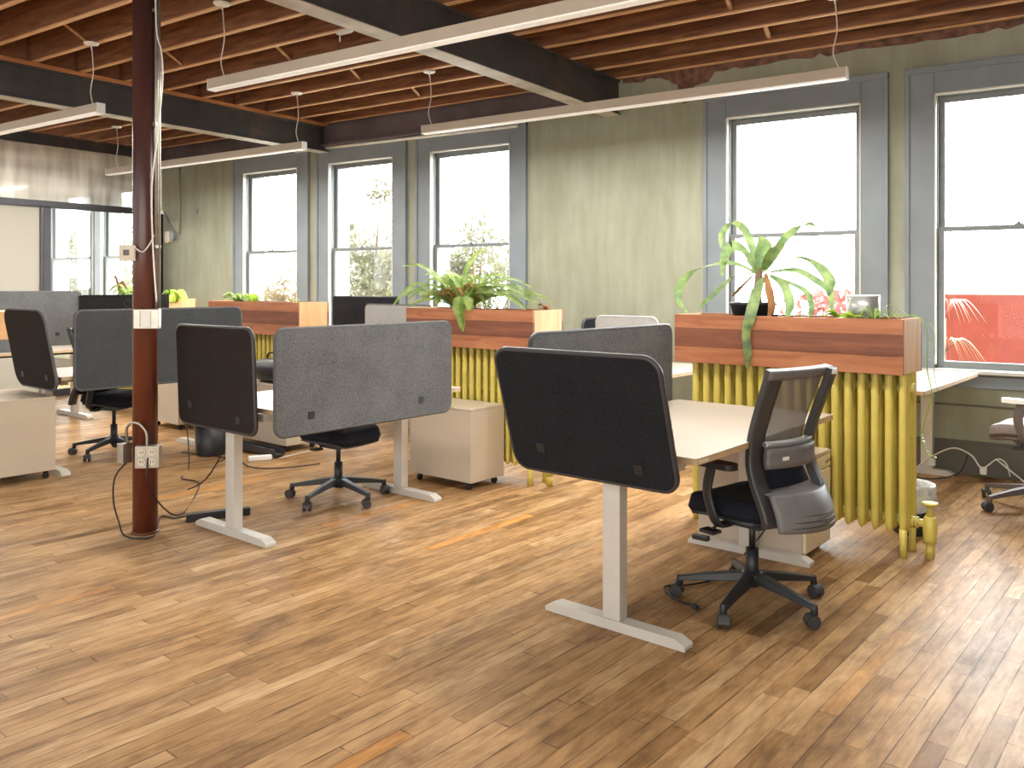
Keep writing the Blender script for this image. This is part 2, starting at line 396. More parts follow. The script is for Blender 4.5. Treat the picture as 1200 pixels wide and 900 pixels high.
# baseboard, chair rail and the panelling line below the sills
tag(MB().box(XL, XR, YW-.022, YW, 0, .255).box(XL, XR, YW-.03, YW, .255, .275).build('baseboard_back', 'baseboard_paint', bevel=.004), kind='structure')
tag(MB().box(-1.75, XR, YW-.03, YW, .795, .835).box(-1.75, XR, YW-.015, YW, .55, .565).build('trim_2', 'baseboard_paint', bevel=.003), kind='structure')

def window(i, a, b):
    w = tag(empty('window_%d' % i, ((a+b)/2, YW, 0)), kind='structure')
    hw = (b-a)/2; g = hw+.065; ou = hw+.27
    m = MB()                        # casing boards
    m.box(-ou, -g, -.03, 0, ZG0-.09, ZG1+.27); m.box(g, ou, -.03, 0, ZG0-.09, ZG1+.27); m.box(-g, g, -.03, 0, ZG1+.065, ZG1+.27)
    m.box(-ou-.015, -ou+.02, -.045, 0, ZG0-.09, ZG1+.29); m.box(ou-.02, ou+.015, -.045, 0, ZG0-.09, ZG1+.29); m.box(-ou-.015, ou+.015, -.05, 0, ZG1+.235, ZG1+.29)
    m.build('casing', 'casing_paint', w, .004)
    m = MB()
    m.box(-g, -g+.012, -.033, .02, ZG0-.02, ZG1+.065); m.box(g-.012, g, -.033, .02, ZG0-.02, ZG1+.065); m.box(-g, g, -.033, .02, ZG1+.053, ZG1+.065)
    m.build('stop_bead', 'stop_paint', w)
    m = MB().box(-g-.0, -g+.02, .02, .3, ZG0-.07, ZG1+.07).box(g-.02, g, .02, .3, ZG0-.07, ZG1+.07).box(-g, g, .02, .3, ZG1+.05, ZG1+.075).box(-g, g, .1, .36, ZG0-.08, ZG0-.05)
    m.build('jamb', 'sash_paint', w)
    m = MB().box(-ou-.03, ou+.03, -.07, .06, ZG0-.085, ZG0-.055); m.build('sill', 'stop_paint', w, .005)
    m = MB().box(-ou, ou, -.02, 0, ZG0-.2, ZG0-.09); m.build('apron', 'casing_paint', w, .004)
    def sash(nm, y0, z0, z1, bot, top):
        m = MB(); m.box(-g+.02, -hw, y0, y0+.035, z0, z1); m.box(hw, g-.02, y0, y0+.035, z0, z1); m.box(-hw, hw, y0, y0+.035, z0, z0+bot); m.box(-hw, hw, y0, y0+.035, z1-top, z1)
        s = m.build(nm, 'sash_paint', w, .003)
        p = MB().box(-hw, hw, y0+.014, y0+.02, z0+bot, z1-top).build('pane', 'window_glass', s)
        return s
    s = sash('lower_sash', .03, ZG0-.05, ZRAIL+.0, .055, .035)
    MB().box(-.03, .03, .012, .032, ZRAIL, ZRAIL+.012).cyl((0, .03), .014, ZRAIL+.01, ZRAIL+.03, 10).build('sash_lock', 'sash_paint', s)
    sash('upper_sash', .075, ZRAIL-.03, ZG1+.05, .04, .05)
for i, (a, b) in enumerate(WIN): window(i+1, a, b)

# ceiling deck, joists, bridging, beams
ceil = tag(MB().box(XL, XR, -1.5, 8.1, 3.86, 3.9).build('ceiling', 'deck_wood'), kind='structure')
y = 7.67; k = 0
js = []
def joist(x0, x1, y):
    m = MB().box(x0, x1, y-.022, y+.022, 3.612, 3.86, 0); m.box(x0, x1, y-.020, y+.020, 3.600, 3.612, 1)  # paler strip underneath has window and floor bounce light in its colour
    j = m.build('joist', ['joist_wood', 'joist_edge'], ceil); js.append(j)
while y > -1:
    for (x0, x1, dy) in ((-4.05, XR, 0), (-8.2, -4.05, .0), (-12.3, -8.2, -.03), (XL, -12.3, 0)):
        if y < .4 and x1 < -8: continue
        joist(x0, x1, y+dy)
    y -= (.43 if y > 7.5 else .46)
def brace(xa, ya, xb, yb, za, zb):
    a = Vector((xa, ya, za)); b = Vector((xb, yb, zb)); MB().tube([a, b], .022, 4, flat=.6).build('bridging', 'joist_edge', ceil)
for xb, ys in ((-6.2, (7.24, 6.78, 6.32, 5.86, 5.4, 4.94)), (-2.3, (7.24, 6.78, 6.32, 5.86)), (-10.2, (5.4, 4.94, 4.48, 4.02)), (-7.2, (4.94, 4.48, 4.02))):
    for k, yy in enumerate(ys):
        if k % 2 == 0: brace(xb, yy-.02, xb+.02, yy-.44, 3.63, 3.83)
        else: brace(xb+.06, yy-.02, xb+.05, yy-.44, 3.83, 3.63)
def beam(xr, z0, z1, label, plate=True, y0=-1.2):
    t = thing('steel_beam', label, 'beam', (xr, 0, 0))
    w = .17
    m = MB(); m.box(-w, 0, y0, YW, z0+.003, z0+.018); m.box(-w, 0, y0, YW, z1-.018, z1); m.box(-w/2-.03, -.02, y0, YW, z0+.018, z1-.018)
    m.build('web', 'beam_steel', t, .004)
    MB().box(-w, 0, y0, YW, z0-.003, z0+.003).build('flange_underside', 'flange_paint', t)
    if plate: MB().box(-w-.01, .012, y0, YW, z1, z1+.04).build('timber_plate', 'plate_wood', t, .003)
beam(-3.98, 3.25, 3.60, 'dark steel ceiling beam with pale underside meeting the wall right of the three windows', False)
beam(-8.15, 3.24, 3.56, 'dark steel ceiling beam topped with an orange timber plate, above the red column')
beam(-11.75, 3.42, 3.58, 'dark steel ceiling beam running above the glass partition', False)
# lintel above the three left windows
tag(MB().box(-11.75, -4.05, YW-.10, YW, 3.32, 3.56).box(-11.75, -4.05, YW-.16, YW, 3.30, 3.325).box(-11.75, -4.05, YW-.05, YW, 3.56, 3.61).build('trim_3', 'lintel'), kind='structure')
tag(MB().tube([(-8.75, YW-.06, 3.295), (-5.2, YW-.06, 3.26)], .018, 8).build('conduit_pipe', 'light_plastic'), 'thin pale conduit pipe running across the tops of the three left windows', 'pipe')

# glazed partition on the left
XP = -11.82
pt = tag(empty('wall_left', (XP, 0, 0)), kind='structure')
MB().box(-.03, .03, 3.2, 7.60, 2.60, 2.68).box(-.03, .03, 3.2, 7.60, 2.585, 2.60).build('header_rail', 'partition_steel', pt, .003)
MB().box(-.03, .03, 5.94, 6.04, 0, 2.6).build('mullion', 'partition_steel', pt, .003)
MB().box(-.03, .03, 7.60, YW, 0, 2.62).build('end_post', 'dark_screen', pt, .003)
MB().box(-.025, .025, 4.6, 4.66, 0, 2.6).build('mullion', 'partition_steel', pt, .003)
MB().box(-.025, .025, 5.90, 5.925, 0, 2.6).build('door_edge', 'partition_steel', pt, .003)
MB().box(-.004, .004, 3.2, YW, 2.68, 3.45).build('upper_pane', 'reflection_streak_glass', pt)
MB().box(-.004, .004, 6.04, 7.6, .1, 2.59).build('pane', 'partition_glass', pt)
MB().box(-.006, .006, 4.66, 5.9, .05, 2.59).build('frosted_door_pane', 'frosted_glass', pt)
MB().box(-.004, .004, 3.2, 4.6, .1, 2.59).build('pane', 'partition_glass', pt)
MB().box(-.04, .04, 6.04, YW, 0, .1).build('bottom_rail', 'partition_steel', pt)

# ------------------------------------------------------------------ column and fittings
cx, cy = -4.85, 3.06
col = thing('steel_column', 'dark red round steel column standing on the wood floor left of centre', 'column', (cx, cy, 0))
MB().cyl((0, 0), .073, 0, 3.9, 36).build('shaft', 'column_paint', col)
MB().lathe([(.073, 0), (.084, 0), (.084, .012), (.073, .014)], n=32).build('base_ring', 'column_paint', col)
vr = Vector((math.cos(rad(34.47)), math.sin(rad(34.47)), 0)); vf = Vector((-math.sin(rad(34.47)), math.cos(rad(34.47)), 0))
def oncol(r, f): return Vector((cx, cy, 0))+vr*r+vf*f
p = oncol(.082, -.03)
cd = thing('conduit_pipe', 'silver metal conduit pipe strapped to the right side of the red column', 'pipe', p)
MB().tube([(0, 0, 1.38), (0, 0, 3.9)], .011, 10).build('pipe', 'galvanised', cd)
MB().tube([(.018, .01, 1.38), (.018, .01, 3.9)], .007, 8).build('pipe', 'galvanised', cd)
for z in (1.75, 2.5, 3.2): MB().box(-.02, .02, -.02, .02, z, z+.02).build('strap', 'galvanised', cd)
q = oncol(.095, -.06)
tag(MB().tube(smooth_path([Vector(q)+Vector((0, 0, 1.42)), Vector(q)+vr*-.02+Vector((0, 0, 1.7)), Vector(q)+vr*-.03+Vector((0, 0, 2.1)), Vector(q)+vr*.0+Vector((0, 0, 2.4)), Vector(q)+vr*.035+Vector((0, 0, 2.75)), Vector(q)+vr*.03+Vector((0, 0, 2.95)), Vector(q)+vr*.0+Vector((0, 0, 3.1)), Vector(q)+vr*-.01+Vector((0, 0, 3.6))]), .005, 6).build('cable', 'white_cable'), 'loose pale cable looping beside the conduit on the red column', 'cable')
def facebox(name, label, cat, r, f, w, h, d, zc, mat, ang=34.47):
    t = thing(name, label, cat, oncol(r, f)+Vector((0, 0, zc)), rad(ang)); MB().box(-w/2, w/2, -d, 0, -h/2, h/2).build('box', mat, t, .004); return t
t = facebox('thermostat', 'small ivory thermostat box on the left of the red column', 'thermostat', -.075, -.05, .095, .098, .045, 1.72, 'ivory', 38)
MB().box(-.02, .015, -.048, -.044, -.015, .02).build('display', 'taupe_plastic', t)
tag(MB().tube(smooth_path([oncol(-.03, -.09)+Vector((0, 0, 1.76)), oncol(.0, -.095)+Vector((0, 0, 1.735)), oncol(.03, -.09)+Vector((0, 0, 1.73)), oncol(.06, -.07)+Vector((0, 0, 1.78)), oncol(.075, -.055)+Vector((0, 0, 1.83))]), .004, 6).build('cable', 'white_cable'), 'short curly white cable beside the thermostat on the column', 'cable')
t = facebox('switch_box', 'metal switch box with blank plate halfway up the red column', 'switch box', .055, -.078, .15, .12, .05, 1.32, 'galvanised', 40)
MB().box(-.028, .028, -.056, -.05, -.05, .05).build('cover_plate', 'light_plastic', t, .002)
MB().box(-.06, -.035, -.056, -.05, -.05, .05).build('bracket', 'galvanised', t)
t = facebox('outlet_box', 'metal box of four sockets low on the right of the red column', 'outlet', .062, -.078, .14, .135, .07, .49, 'galvanised', 44)
for a in (-.03, .03):
    for b in (-.028, .028):
        soc = MB().tube([(a, -.069, b), (a, -.075, b)], .023, 16).build('socket', 'ivory', t)
        MB().box(a-.009, a-.006, -.0765, -.075, b-.004, b+.01).box(a+.006, a+.009, -.0765, -.075, b-.004, b+.01).build('slot', 'black_plastic', soc)
t = facebox('outlet_box', 'metal junction box on the left side of the red column near the floor', 'outlet', -.085, -.03, .05, .12, .07, .50, 'galvanised', 10)
tag(MB().tube(smooth_path([oncol(-.08, -.06)+Vector((0, 0, .56)), oncol(-.075, -.09)+Vector((0, 0, .65)), oncol(-.04, -.1)+Vector((0, 0, .69)), oncol(.01, -.1)+Vector((0, 0, .68)), oncol(.05, -.1)+Vector((0, 0, .63)), oncol(.055, -.1)+Vector((0, 0, .55))]), .009, 8).build('conduit_pipe', 'galvanised'), 'bent flexible conduit arching round the column between the two outlet boxes', 'pipe')
def cable(pts, label, mat='black_cable', r=.005):
    tag(MB().tube(smooth_path([Vector(p) for p in pts]), r, 6).build('cable', mat), label, 'cable')
cable([oncol(-.09, -.06)+Vector((0, 0, .44)), oncol(-.14, -.1)+Vector((0, 0, .36)), oncol(-.15, -.1)+Vector((0, 0, .22)), oncol(-.12, -.1)+Vector((0, 0, .1)), oncol(-.06, -.13)+Vector((0, 0, .01)), oncol(.10, -.12)+Vector((0, 0, .008)), W(-5.35, 2.80, .008), W(-5.25, 2.84, .008), W(-5.16, 2.88, .03)], 'black cable looping from the left outlet box along the floor to the power strip')
cable([oncol(.075, -.13)+Vector((0, 0, .52)), oncol(.09, -.15)+Vector((0, 0, .3)), oncol(.09, .3)+Vector((0, 0, .02)), W(-6.0, 3.45, .008), W(-6.3, 3.47, .008), W(-6.6, 3.7, .01), W(-6.9, 3.85, .3), W(-7.1, 3.9, .78)], 'black cable drooping from the right of the column to the desk behind')

# power strip by the second desk foot
a = W(-5.14, 2.86); ps = thing('power_strip', 'long black power strip lying on the floor beside the desk foot', 'power strip', a, math.atan2((W(-5.147, 3.2)-a).y, (W(-5.147, 3.2)-a).x))
ps.rotation_euler[2] = rad(62)
MB().box(0, .40, -.03, .03, .0, .05).build('housing', 'black_plastic', ps, .006)
for k in range(4): MB().box(-.002, 0, -.012+k*.008, -.008+k*.008, .015, .03).build('socket', 'ivory', ps)

# ------------------------------------------------------------------ desks
def desk(label, u0, u1, v0, v1, ztop, fv0, fv1, fu0=None, fu1=None, group=None):
    fu0 = u0+.06 if fu0 is None else fu0; fu1 = u1-.04 if fu1 is None else fu1
    t = thing('standing_desk', label, 'desk', W(u0, v0), FA)
    w, l = u1-u0, v1-v0
    mb = MB().prism([(x+w/2, y+l/2) for x, y in rrect(w, l, .02, 4)], lambda a, b, d: (a, b, d), ztop-.003, ztop, 0)
    mb.prism([(x+w/2, y+l/2) for x, y in rrect(w, l, .02, 4)], lambda a, b, d: (a, b, d), ztop-.028, ztop-.003, 1)
    mb.build('tabletop', ['desk_top', 'desk_edge'], t)
    for fv in (fv0, fv1):
        y = fv-v0; xc = (fu0+fu1)/2-u0
        MB().box(xc-.045, xc+.045, y-.032, y+.032, .045, ztop-.06).build('leg', 'white_metal', t, .004)
        a, b = fu0-u0, fu1-u0
        MB().prism([(a, 0.0), (a, .022), (a+.05, .045), (b-.05, .045), (b, .022), (b, 0)], lambda p, q, d: (p, y+d, q), -.035, .035).build('foot', 'white_metal', t, .005)
        MB().box(a+.03, b-.03, y-.03, y+.03, ztop-.075, ztop-.028).build('support_arm', 'white_metal', t, .003)
    xc = (fu0+fu1)/2-u0
    MB().box(xc-.03, xc+.03, fv0-v0, fv1-v0, ztop-.085, ztop-.045).build('crossbar', 'dark_plastic', t, .003)
    return t
d1 = desk('white standing desk beneath the black tilted screen, closest to the camera', -2.60, -1.64, 3.12, 4.69, .82, 3.20, 4.58, -2.45, -1.72)
d2 = desk('white standing desk beside the red column, hidden by two grey screens', -5.05, -4.17, 2.89, 4.42, .80, 2.90, 4.27, -5.03, -4.26)
d3 = desk('white standing desk left of the red column behind the long dark screen', -7.88, -7.02, 2.86, 4.50, .80, 2.93, 4.3, -7.85, -7.1)
d4 = desk('white standing desk at the far left carrying a tan and black bag', -10.75, -9.82, 2.90, 4.62, .81, 2.95, 4.36, -10.75, -9.92)
d5 = desk('white desk against the window wall at the right, behind the front radiator', -2.35, -1.50, 5.95, 7.52, .835, 6.05, 7.47, -2.06, -1.66)
d6 = desk('white desk by the window wall carrying the small pale grey screen', -4.55, -3.45, 6.0, 7.15, .80, 6.1, 7.0, -4.4, -3.6)
d7 = desk('white desk by the windows behind the fern planter', -7.66, -5.72, 5.66, 6.88, .80, 5.9, 6.7, -7.5, -6.85)
MB().box(.9585, .9615, .02, .10, .797, .813).build('edge_label', 'ivory', d1)
t = thing('desk_controller', 'small black height control box under the far end of the front desk', 'controller', W(-2.34, 4.5, .045), FA)
MB().box(-.05, .05, -.02, .02, 0, .028).build('case', 'black_plastic', t, .006)

# ------------------------------------------------------------------ privacy screens
def screen(label, origin, along, up, w, h, mat, edge='black_plastic', clamps=((.18, .16), (.82, .16)), th=.022, r=.06, back=1, group=None):
    # origin: bottom corner; along, up: direction vectors; squares on the faces mark the clamps
    origin = Vector(origin); along = Vector(along).normalized(); up = Vector(up).normalized(); nrm = up.cross(along).normalized(); up = along.cross(nrm).normalized()
    rot = Matrix((along, nrm, up)).transposed().to_4x4()
    t = thing('privacy_screen', label, 'desk screen', origin, 0, group); t.rotation_euler = rot.to_euler()
    pts = [(x+w/2, y+h/2) for x, y in rrect(w, h, r, 8)]
    MB().prism(pts, lambda a, b, d: (a, d, b), -th/2, th/2).build('panel', mat, t, .004)
    pp = [Vector((a, 0, b)) for a, b in pts]; pp.append(pp[0])
    MB().tube(pp, th/2+.002, 6, caps=False).build('edge_binding', edge, t)
    for cu, cz in clamps:
        MB().box(cu*w-.022, cu*w+.022, -th/2-.004, th/2+.004, cz*h-.022, cz*h+.022).build('clamp_cover', 'black_plastic', t, .002)
    return t
ax = W(1, 0)-W(0, 0); ay = W(0, 1)-W(0, 0); Z = Vector((0, 0, 1))
def tilt(dv, h): return (Z*h+ay*dv)
screen('large black screen tilted outward at the near end of the front desk', W(-2.53, 3.065, .685), ax, tilt(-.17, .555), .84, .578, 'felt_dark', 'dark_plastic', ((.2, .2), (.8, .14)), r=.07)
screen('grey felt screen along the front desk, partly behind the black tilted screen', W(-2.625, 3.27, .67), ay, Z, 1.38, .61, 'felt_grey', 'dark_plastic', ((.15, .16), (.85, .16)))
screen('dark brown end screen of the desk just right of the red column', W(-5.11, 2.81, .658), ax, tilt(-.025, .612), .84, .614, 'felt_brown', 'dark_plastic', ((.17, .2), (.8, .12)))
screen('long grey felt screen in the centre, with a chair seat below it', W(-4.145, 2.85, .655), ay, Z, 1.42, .615, 'felt_grey', 'felt_grey', ((.17, .17), (.8, .17)))
screen('long charcoal screen running behind the red column', W(-6.99, 2.95, .69), ay, Z, 1.48, .63, 'felt_mid', 'felt_grey', ((.33, .13), (.9, .13)))
screen('brown tilted end screen at the left edge, left of the long charcoal screen', W(-7.78, 2.83, .70), ax, tilt(-.115, .62), .79, .64, 'felt_brown', 'felt_grey', ((.2, .15), (.8, .15)), r=.11)
screen('light grey felt screen at the far left behind the brown tilted screen', W(-10.68, 2.95, .82), ay, Z, 1.63, .63, 'felt_grey', 'felt_grey', ((.3, .2), (.83, .2)))
screen('small pale grey felt screen against the green wall, seen over the grey desk screen', W(-4.33, 6.35, .66), ax, Z, .62, .59, 'felt_light', 'felt_light', ())
screen('narrow dark screen edge left of the small pale screen on the green wall side', W(-4.45, 6.30, .64), ay, Z, 1.0, .58, 'felt_dark', 'dark_plastic', ())
screen('black screen below the second and third windows left of the fern', W(-7.62, 6.0, .80), ax, Z, 1.06, .60, 'felt_dark', 'black_plastic', (), r=.02)
screen('light grey felt screen left of the fern planter', W(-6.72, 5.7, .74), ax, Z, .95, .59, 'felt_light', 'felt_grey', (), r=.05)

# ------------------------------------------------------------------ pedestals
def pedestal(label, u0, u1, v0, v1, h, zb=.065, drawers='+x', group=None, front='laminate', lock=True):
    t = thing('drawer_pedestal', label, 'drawer unit', W(u0, v0), FA)
    w, l = u1-u0, v1-v0
    e = .02
    if drawers == '+x':
        MB().box(0, w-e, 0, l, zb, h-.018).build('body', 'laminate', t, .003)
        zs = [h-.018-.028, zb+(h-zb)*.62, zb+.0]
        tops = [h-.02-.10, zb+(h-zb)*.5]
        cuts = [h-.018, h-.10, zb+(h-zb)*.52, zb]
        for k in range(3):
            dr = MB().box(w-e+.001, w, .003, l-.003, cuts[k+1]+.004, cuts[k]-.004).build('drawer', 'laminate_edge', t, .003)
            if k == 0 and lock: MB().tube([(w, l*.82, cuts[k]-.04), (w+.006, l*.82, cuts[k]-.04)], .012, 12).tube([(w, l*.93, cuts[k]-.04), (w+.006, l*.93, cuts[k]-.04)], .008, 10).build('lock', 'chrome', dr)
    else:
        MB().box(0, w, 0, l, zb, h-.018).build('body', 'laminate', t, .003)
    MB().box(-.002, w+.002, -.002, l+.002, h-.018, h).build('top_panel', 'laminate', t, .002)
    for a in (.06, w-.06):
        for b in (.05, l-.05):
            c = MB().tube([(a-.013, b, .024), (a+.013, b, .024)], .024, 14); c.box(a-.006, a+.006, b-.02, b+.02, .03, zb); c.build('caster', 'black_plastic', t, .003)
    return t
pedestal('beige drawer pedestal on casters in the middle, right of the long grey felt screen', -4.92, -4.27, 4.62, 5.0, .61, .06, 'x')
pedestal('white drawer pedestal behind the front mesh chair, key lock on its top drawer', -2.42, -1.77, 4.62, 5.005, .57, .04, '+x')
pedestal('large beige drawer pedestal cut off by the left edge of the view', -7.86, -7.08, 2.33, 2.84, .65, .07, 'x')
pedestal('white pedestal holding a dark bag, seen between the two desk screens', -7.45, -6.55, 4.62, 5.0, .60, .06, 'x')
pedestal('white pedestal seen below the long charcoal screen, beside a yellow radiator', -9.0, -8.42, 4.6, 5.0, .60, .06, 'x')
bag = thing('bag', 'round black bag resting on the white pedestal behind the centre screens', 'bag', W(-7.0, 4.8, .602), FA)
MB().grid(lambda a, b: Vector((.3*math.cos(b*2*PI)*math.sin(a*PI)**.6, .16*math.sin(b*2*PI)*math.sin(a*PI)**.6, .11-.11*math.cos(a*PI))), 12, 20).build('body', 'black_plastic', bag)
MB().tube(smooth_path([Vector((-.12, 0, .2)), Vector((-.08, 0, .27)), Vector((.08, 0, .27)), Vector((.12, 0, .2))]), .01, 6).build('handle', 'black_plastic', bag)

# ------------------------------------------------------------------ office chairs
def chair(label, u, v, face_deg, back='mesh', arms=True, fab='seat_fabric', pl='black_plastic', base_rot=0, shell='grey_plastic', zseat=.50, padm=None, backs=True):
    t = thing('office_chair', label, 'chair', W(u, v), FA+rad(face_deg))
    # base star
    bm_ = MB().lathe([(.0, .10), (.052, .10), (.055, .15), (.04, .165), (.0, .165)], n=20)
    for k in range(5):
        a = rad(base_rot-face_deg)+k*2*PI/5; c, s = math.cos(a), math.sin(a)
        R = Matrix(((c, -s, 0), (s, c, 0), (0, 0, 1))).to_4x4()
        n = 8; secs = []
        for i in range(n+1):
            q = i/n; x = .03+.315*q; zt = .158-.055*q**1.2; th = .045-.022*q; hw = .034-.014*q
            secs.append([R @ Vector(p) for p in ((x, -hw, zt-th), (x, hw, zt-th), (x, hw*.72, zt), (x, -hw*.72, zt))])
        vs = [p for se in secs for p in se]; fs = [(i*4+j, i*4+(j+1) % 4, i*4+4+(j+1) % 4, i*4+4+j) for i in range(n) for j in range(4)]
        fs += [(3, 2, 1, 0), (n*4, n*4+1, n*4+2, n*4+3)]
        bm_.add(vs, fs)
        bm_.tube([R @ Vector((.340, 0, .104)), R @ Vector((.345, 0, .055))], .017, 10)
    bm_.build('star_base', pl, t, .004)
    for k in range(5):
        a = rad(base_rot-face_deg)+k*2*PI/5
        px, py = .345*math.cos(a), .345*math.sin(a); sw = a+rad(60+37*k)
        c, s = math.cos(sw), math.sin(sw); ctr = Vector((px-.012*c, py-.012*s, .030)); sd = Vector((-s, c, 0))
        m = MB()
        for sg in (-1, 1): m.tube([ctr+sd*sg*.008, ctr+sd*sg*.027], .030, 16)
        hood = [(ctr+Vector((c*math.cos(q), s*math.cos(q), math.sin(q)))*.034) for q in [rad(x) for x in range(20, 200, 20)]]
        for i in range(len(hood)-1):
            A, B = hood[i], hood[i+1]; m.add([A-sd*.024, A+sd*.024, B+sd*.024, B-sd*.024], [(0, 1, 2, 3)], 0, True)
        m.build('caster', 'dark_plastic', t)
    MB().cyl((0, 0), .030, .09, .27, 20).cyl((0, 0), .016, .27, zseat-.09, 16).build('gas_cylinder', 'black_plastic', t)
    # mechanism and lever
    m = MB().prism([(-.14, 0), (-.10, -.035), (.08, -.04), (.12, -.005), (.12, .03), (-.14, .03)], lambda a, b, d: (a, d, zseat-.08+b), -.08, .08)
    m.build('mechanism', pl, t, .006)
    MB().tube([(.02, .06, zseat-.075), (.03, .2, zseat-.085), (.02, .27, zseat-.10)], .007, 8).box(-.02, .06, .25, .31, zseat-.112, zseat-.098).build('lever', 'black_plastic', t)
    MB().tube([(.0, -.06, zseat-.075), (.02, -.2, zseat-.085)], .007, 8).box(-.01, .05, -.27, -.2, zseat-.10, zseat-.088).build('lever', 'black_plastic', t)
    # seat: pan + cushion
    def sp(a, b, z0, k):
        x = -.22+.48*a; y = (b-.5)*2; w = .02+.23*max(0, 1-abs(2*a-1)**4.5)**.38
        z = z0-.05*max(0, a-.72)**1.2*3-.012*(1-y*y)*(1-abs(a-.4))
        return Vector((x, y*w*k, z))
    def edge(a, b):
        ea = min(a, 1-a)/.12; eb = min(b, 1-b)/.12; q = min(1, ea, eb); return math.sqrt(max(0, 1-(1-q)**2))
    MB().grid(lambda a, b: sp(a, b, zseat-.02+.065*edge(a, b)-.0, 1), 22, 18).grid(lambda a, b: sp(a, 1-b, zseat-.02-.03*edge(a, b), 1), 22, 18).build('seat', fab, t)
    MB().grid(lambda a, b: sp(.04+a*.9, 1-b, zseat-.045-.012*edge(a, b), .9), 10, 8, th=.012).build('seat_pan', pl, t)
    if backs:
        prof = [(.46, -.275), (.52, -.255), (.60, -.215), (.68, -.175), (.75, -.165), (.85, -.180), (.95, -.215), (1.05, -.255), (1.15, -.292)]
        def px(z):
            z = max(.46, min(1.15, z))
            for (z0, x0), (z1, x1) in zip(prof, prof[1:]):
                if z <= z1+1e-9:
                    q = (z-z0)/(z1-z0); return x0+(x1-x0)*q
            return prof[-1][1]
        def pxs(z): return (px(z-.04)+px(z)+px(z+.04))/3
        def hw(z): return .225+.012*math.cos((z-.48)*9)*.6
        def S(s, z, off=0.0): return Vector((pxs(z)+.035*s*s-.02+off, s*hw(z), z))
        m = MB()
        for sg in (-1, 1):
            m.grid(lambda a, b, sg=sg: S(sg*(.68+.34*a), .455+.69*b), 4, 26, th=(.03 if sg > 0 else .03))
        m.build('back_frame', 'dark_plastic', t)
        if back == 'mesh':
            MB().grid(lambda a, b: S(-1.02+2.04*a, 1.105+.042*b, -.004), 16, 3, th=.034).build('top_rail', 'grey_plastic', t)
            MB().grid(lambda a, b: S(-.72+1.44*a, .70+.41*b, .012), 16, 16).build('back_mesh', 'mesh_fabric', t)
            MB().box(-.0025, .03, -.016, .016, -.010, .010).build('tag', 'light_plastic', t, loc=S(-.80, 1.125, -.040))
            MB().grid(lambda a, b: S(-.80+1.6*a, .70+.095*b, -.03-.012*math.sin(a*PI)), 14, 4, th=-.02).build('lumbar_pad', shell, t)
            MB().grid(lambda a, b: S(-.80+1.6*a, .795+.02*b, -.036-.012*math.sin(a*PI)), 14, 2, th=.03).build('lumbar_rail', 'silver_pot', t)
            MB().box(-.004, .002, -.045, .045, -.008, .008).build('handle_slot', 'light_plastic', t, loc=S(.25, .745, -.056))
            MB().grid(lambda a, b: S(-.86+1.72*a, .47+.25*b, .03), 14, 8, th=.02).build('inner_back', fab, t)
            def shellf(a, b):
                z = .44+.15*b; bul = .055*math.sin(a*PI)**.7*math.cos((b-.35)*1.4)
                return S(-.86+1.72*a, z, -.02-bul)+Vector((0, 0, 0))
            sh = MB().grid(shellf, 22, 12, th=-.02)
            sh.grid(lambda a, b: S(-.86+1.72*a, .59, -.02-.055*math.sin(a*PI)**.7*math.cos(.91)*(1-b)+.05*b*1.4)+Vector((0, 0, .015*b)), 22, 4)
            sh.build('lower_shell', shell, t)
            for k in range(4):
                z = .462+.024*k; pts = [shellf(.08+.84*i/20, (z-.44)/.15)+Vector((-.021, 0, 0)) for i in range(21)]
                MB().tube(pts, .0022, 5).build('rib', 'black_plastic', t)
        else:
            MB().grid(lambda a, b: S(-.86+1.72*a, .56+.58*b, .0), 16, 16, th=.03).build('back_panel', fab, t)
    if arms:
        for sg in (-1, 1):
            m = MB().tube(smooth_path([Vector((-.02, sg*.16, zseat-.07)), Vector((-.01, sg*.25, zseat-.075)), Vector((.0, sg*.285, zseat-.03)), Vector((.03, sg*.29, zseat+.08)), Vector((.01, sg*.285, zseat+.195))]), .032, 12, flat=.42)
            p = m.build('armrest', pl, t)
            MB().prism([(x, y) for x, y in rrect(.25, .085, .035, 6)], lambda a, b, d: (a-.0, sg*.285+b, d), zseat+.195, zseat+.222).build('arm_pad', padm or pl, p, .008)
    return t
chair('black mesh-back office chair pulled up to the front desk', -1.735, 3.855, 180-13, base_rot=-15+0, zseat=.50)
chair('black office chair tucked under the long grey felt screen in the centre', -4.85, 3.86, 8, base_rot=-3, arms=False, back='panel', zseat=.49)
chair('black office chair behind the long charcoal screen, left of the red column', -7.72, 3.60, 20, base_rot=10, arms=True, back='panel', zseat=.52)
chair('taupe office chair with pale-topped armrests at the right edge', -1.00, 6.74, 175, base_rot=13, arms=True, back='panel', fab='taupe_fabric', pl='taupe_plastic', zseat=.55, padm='light_plastic')

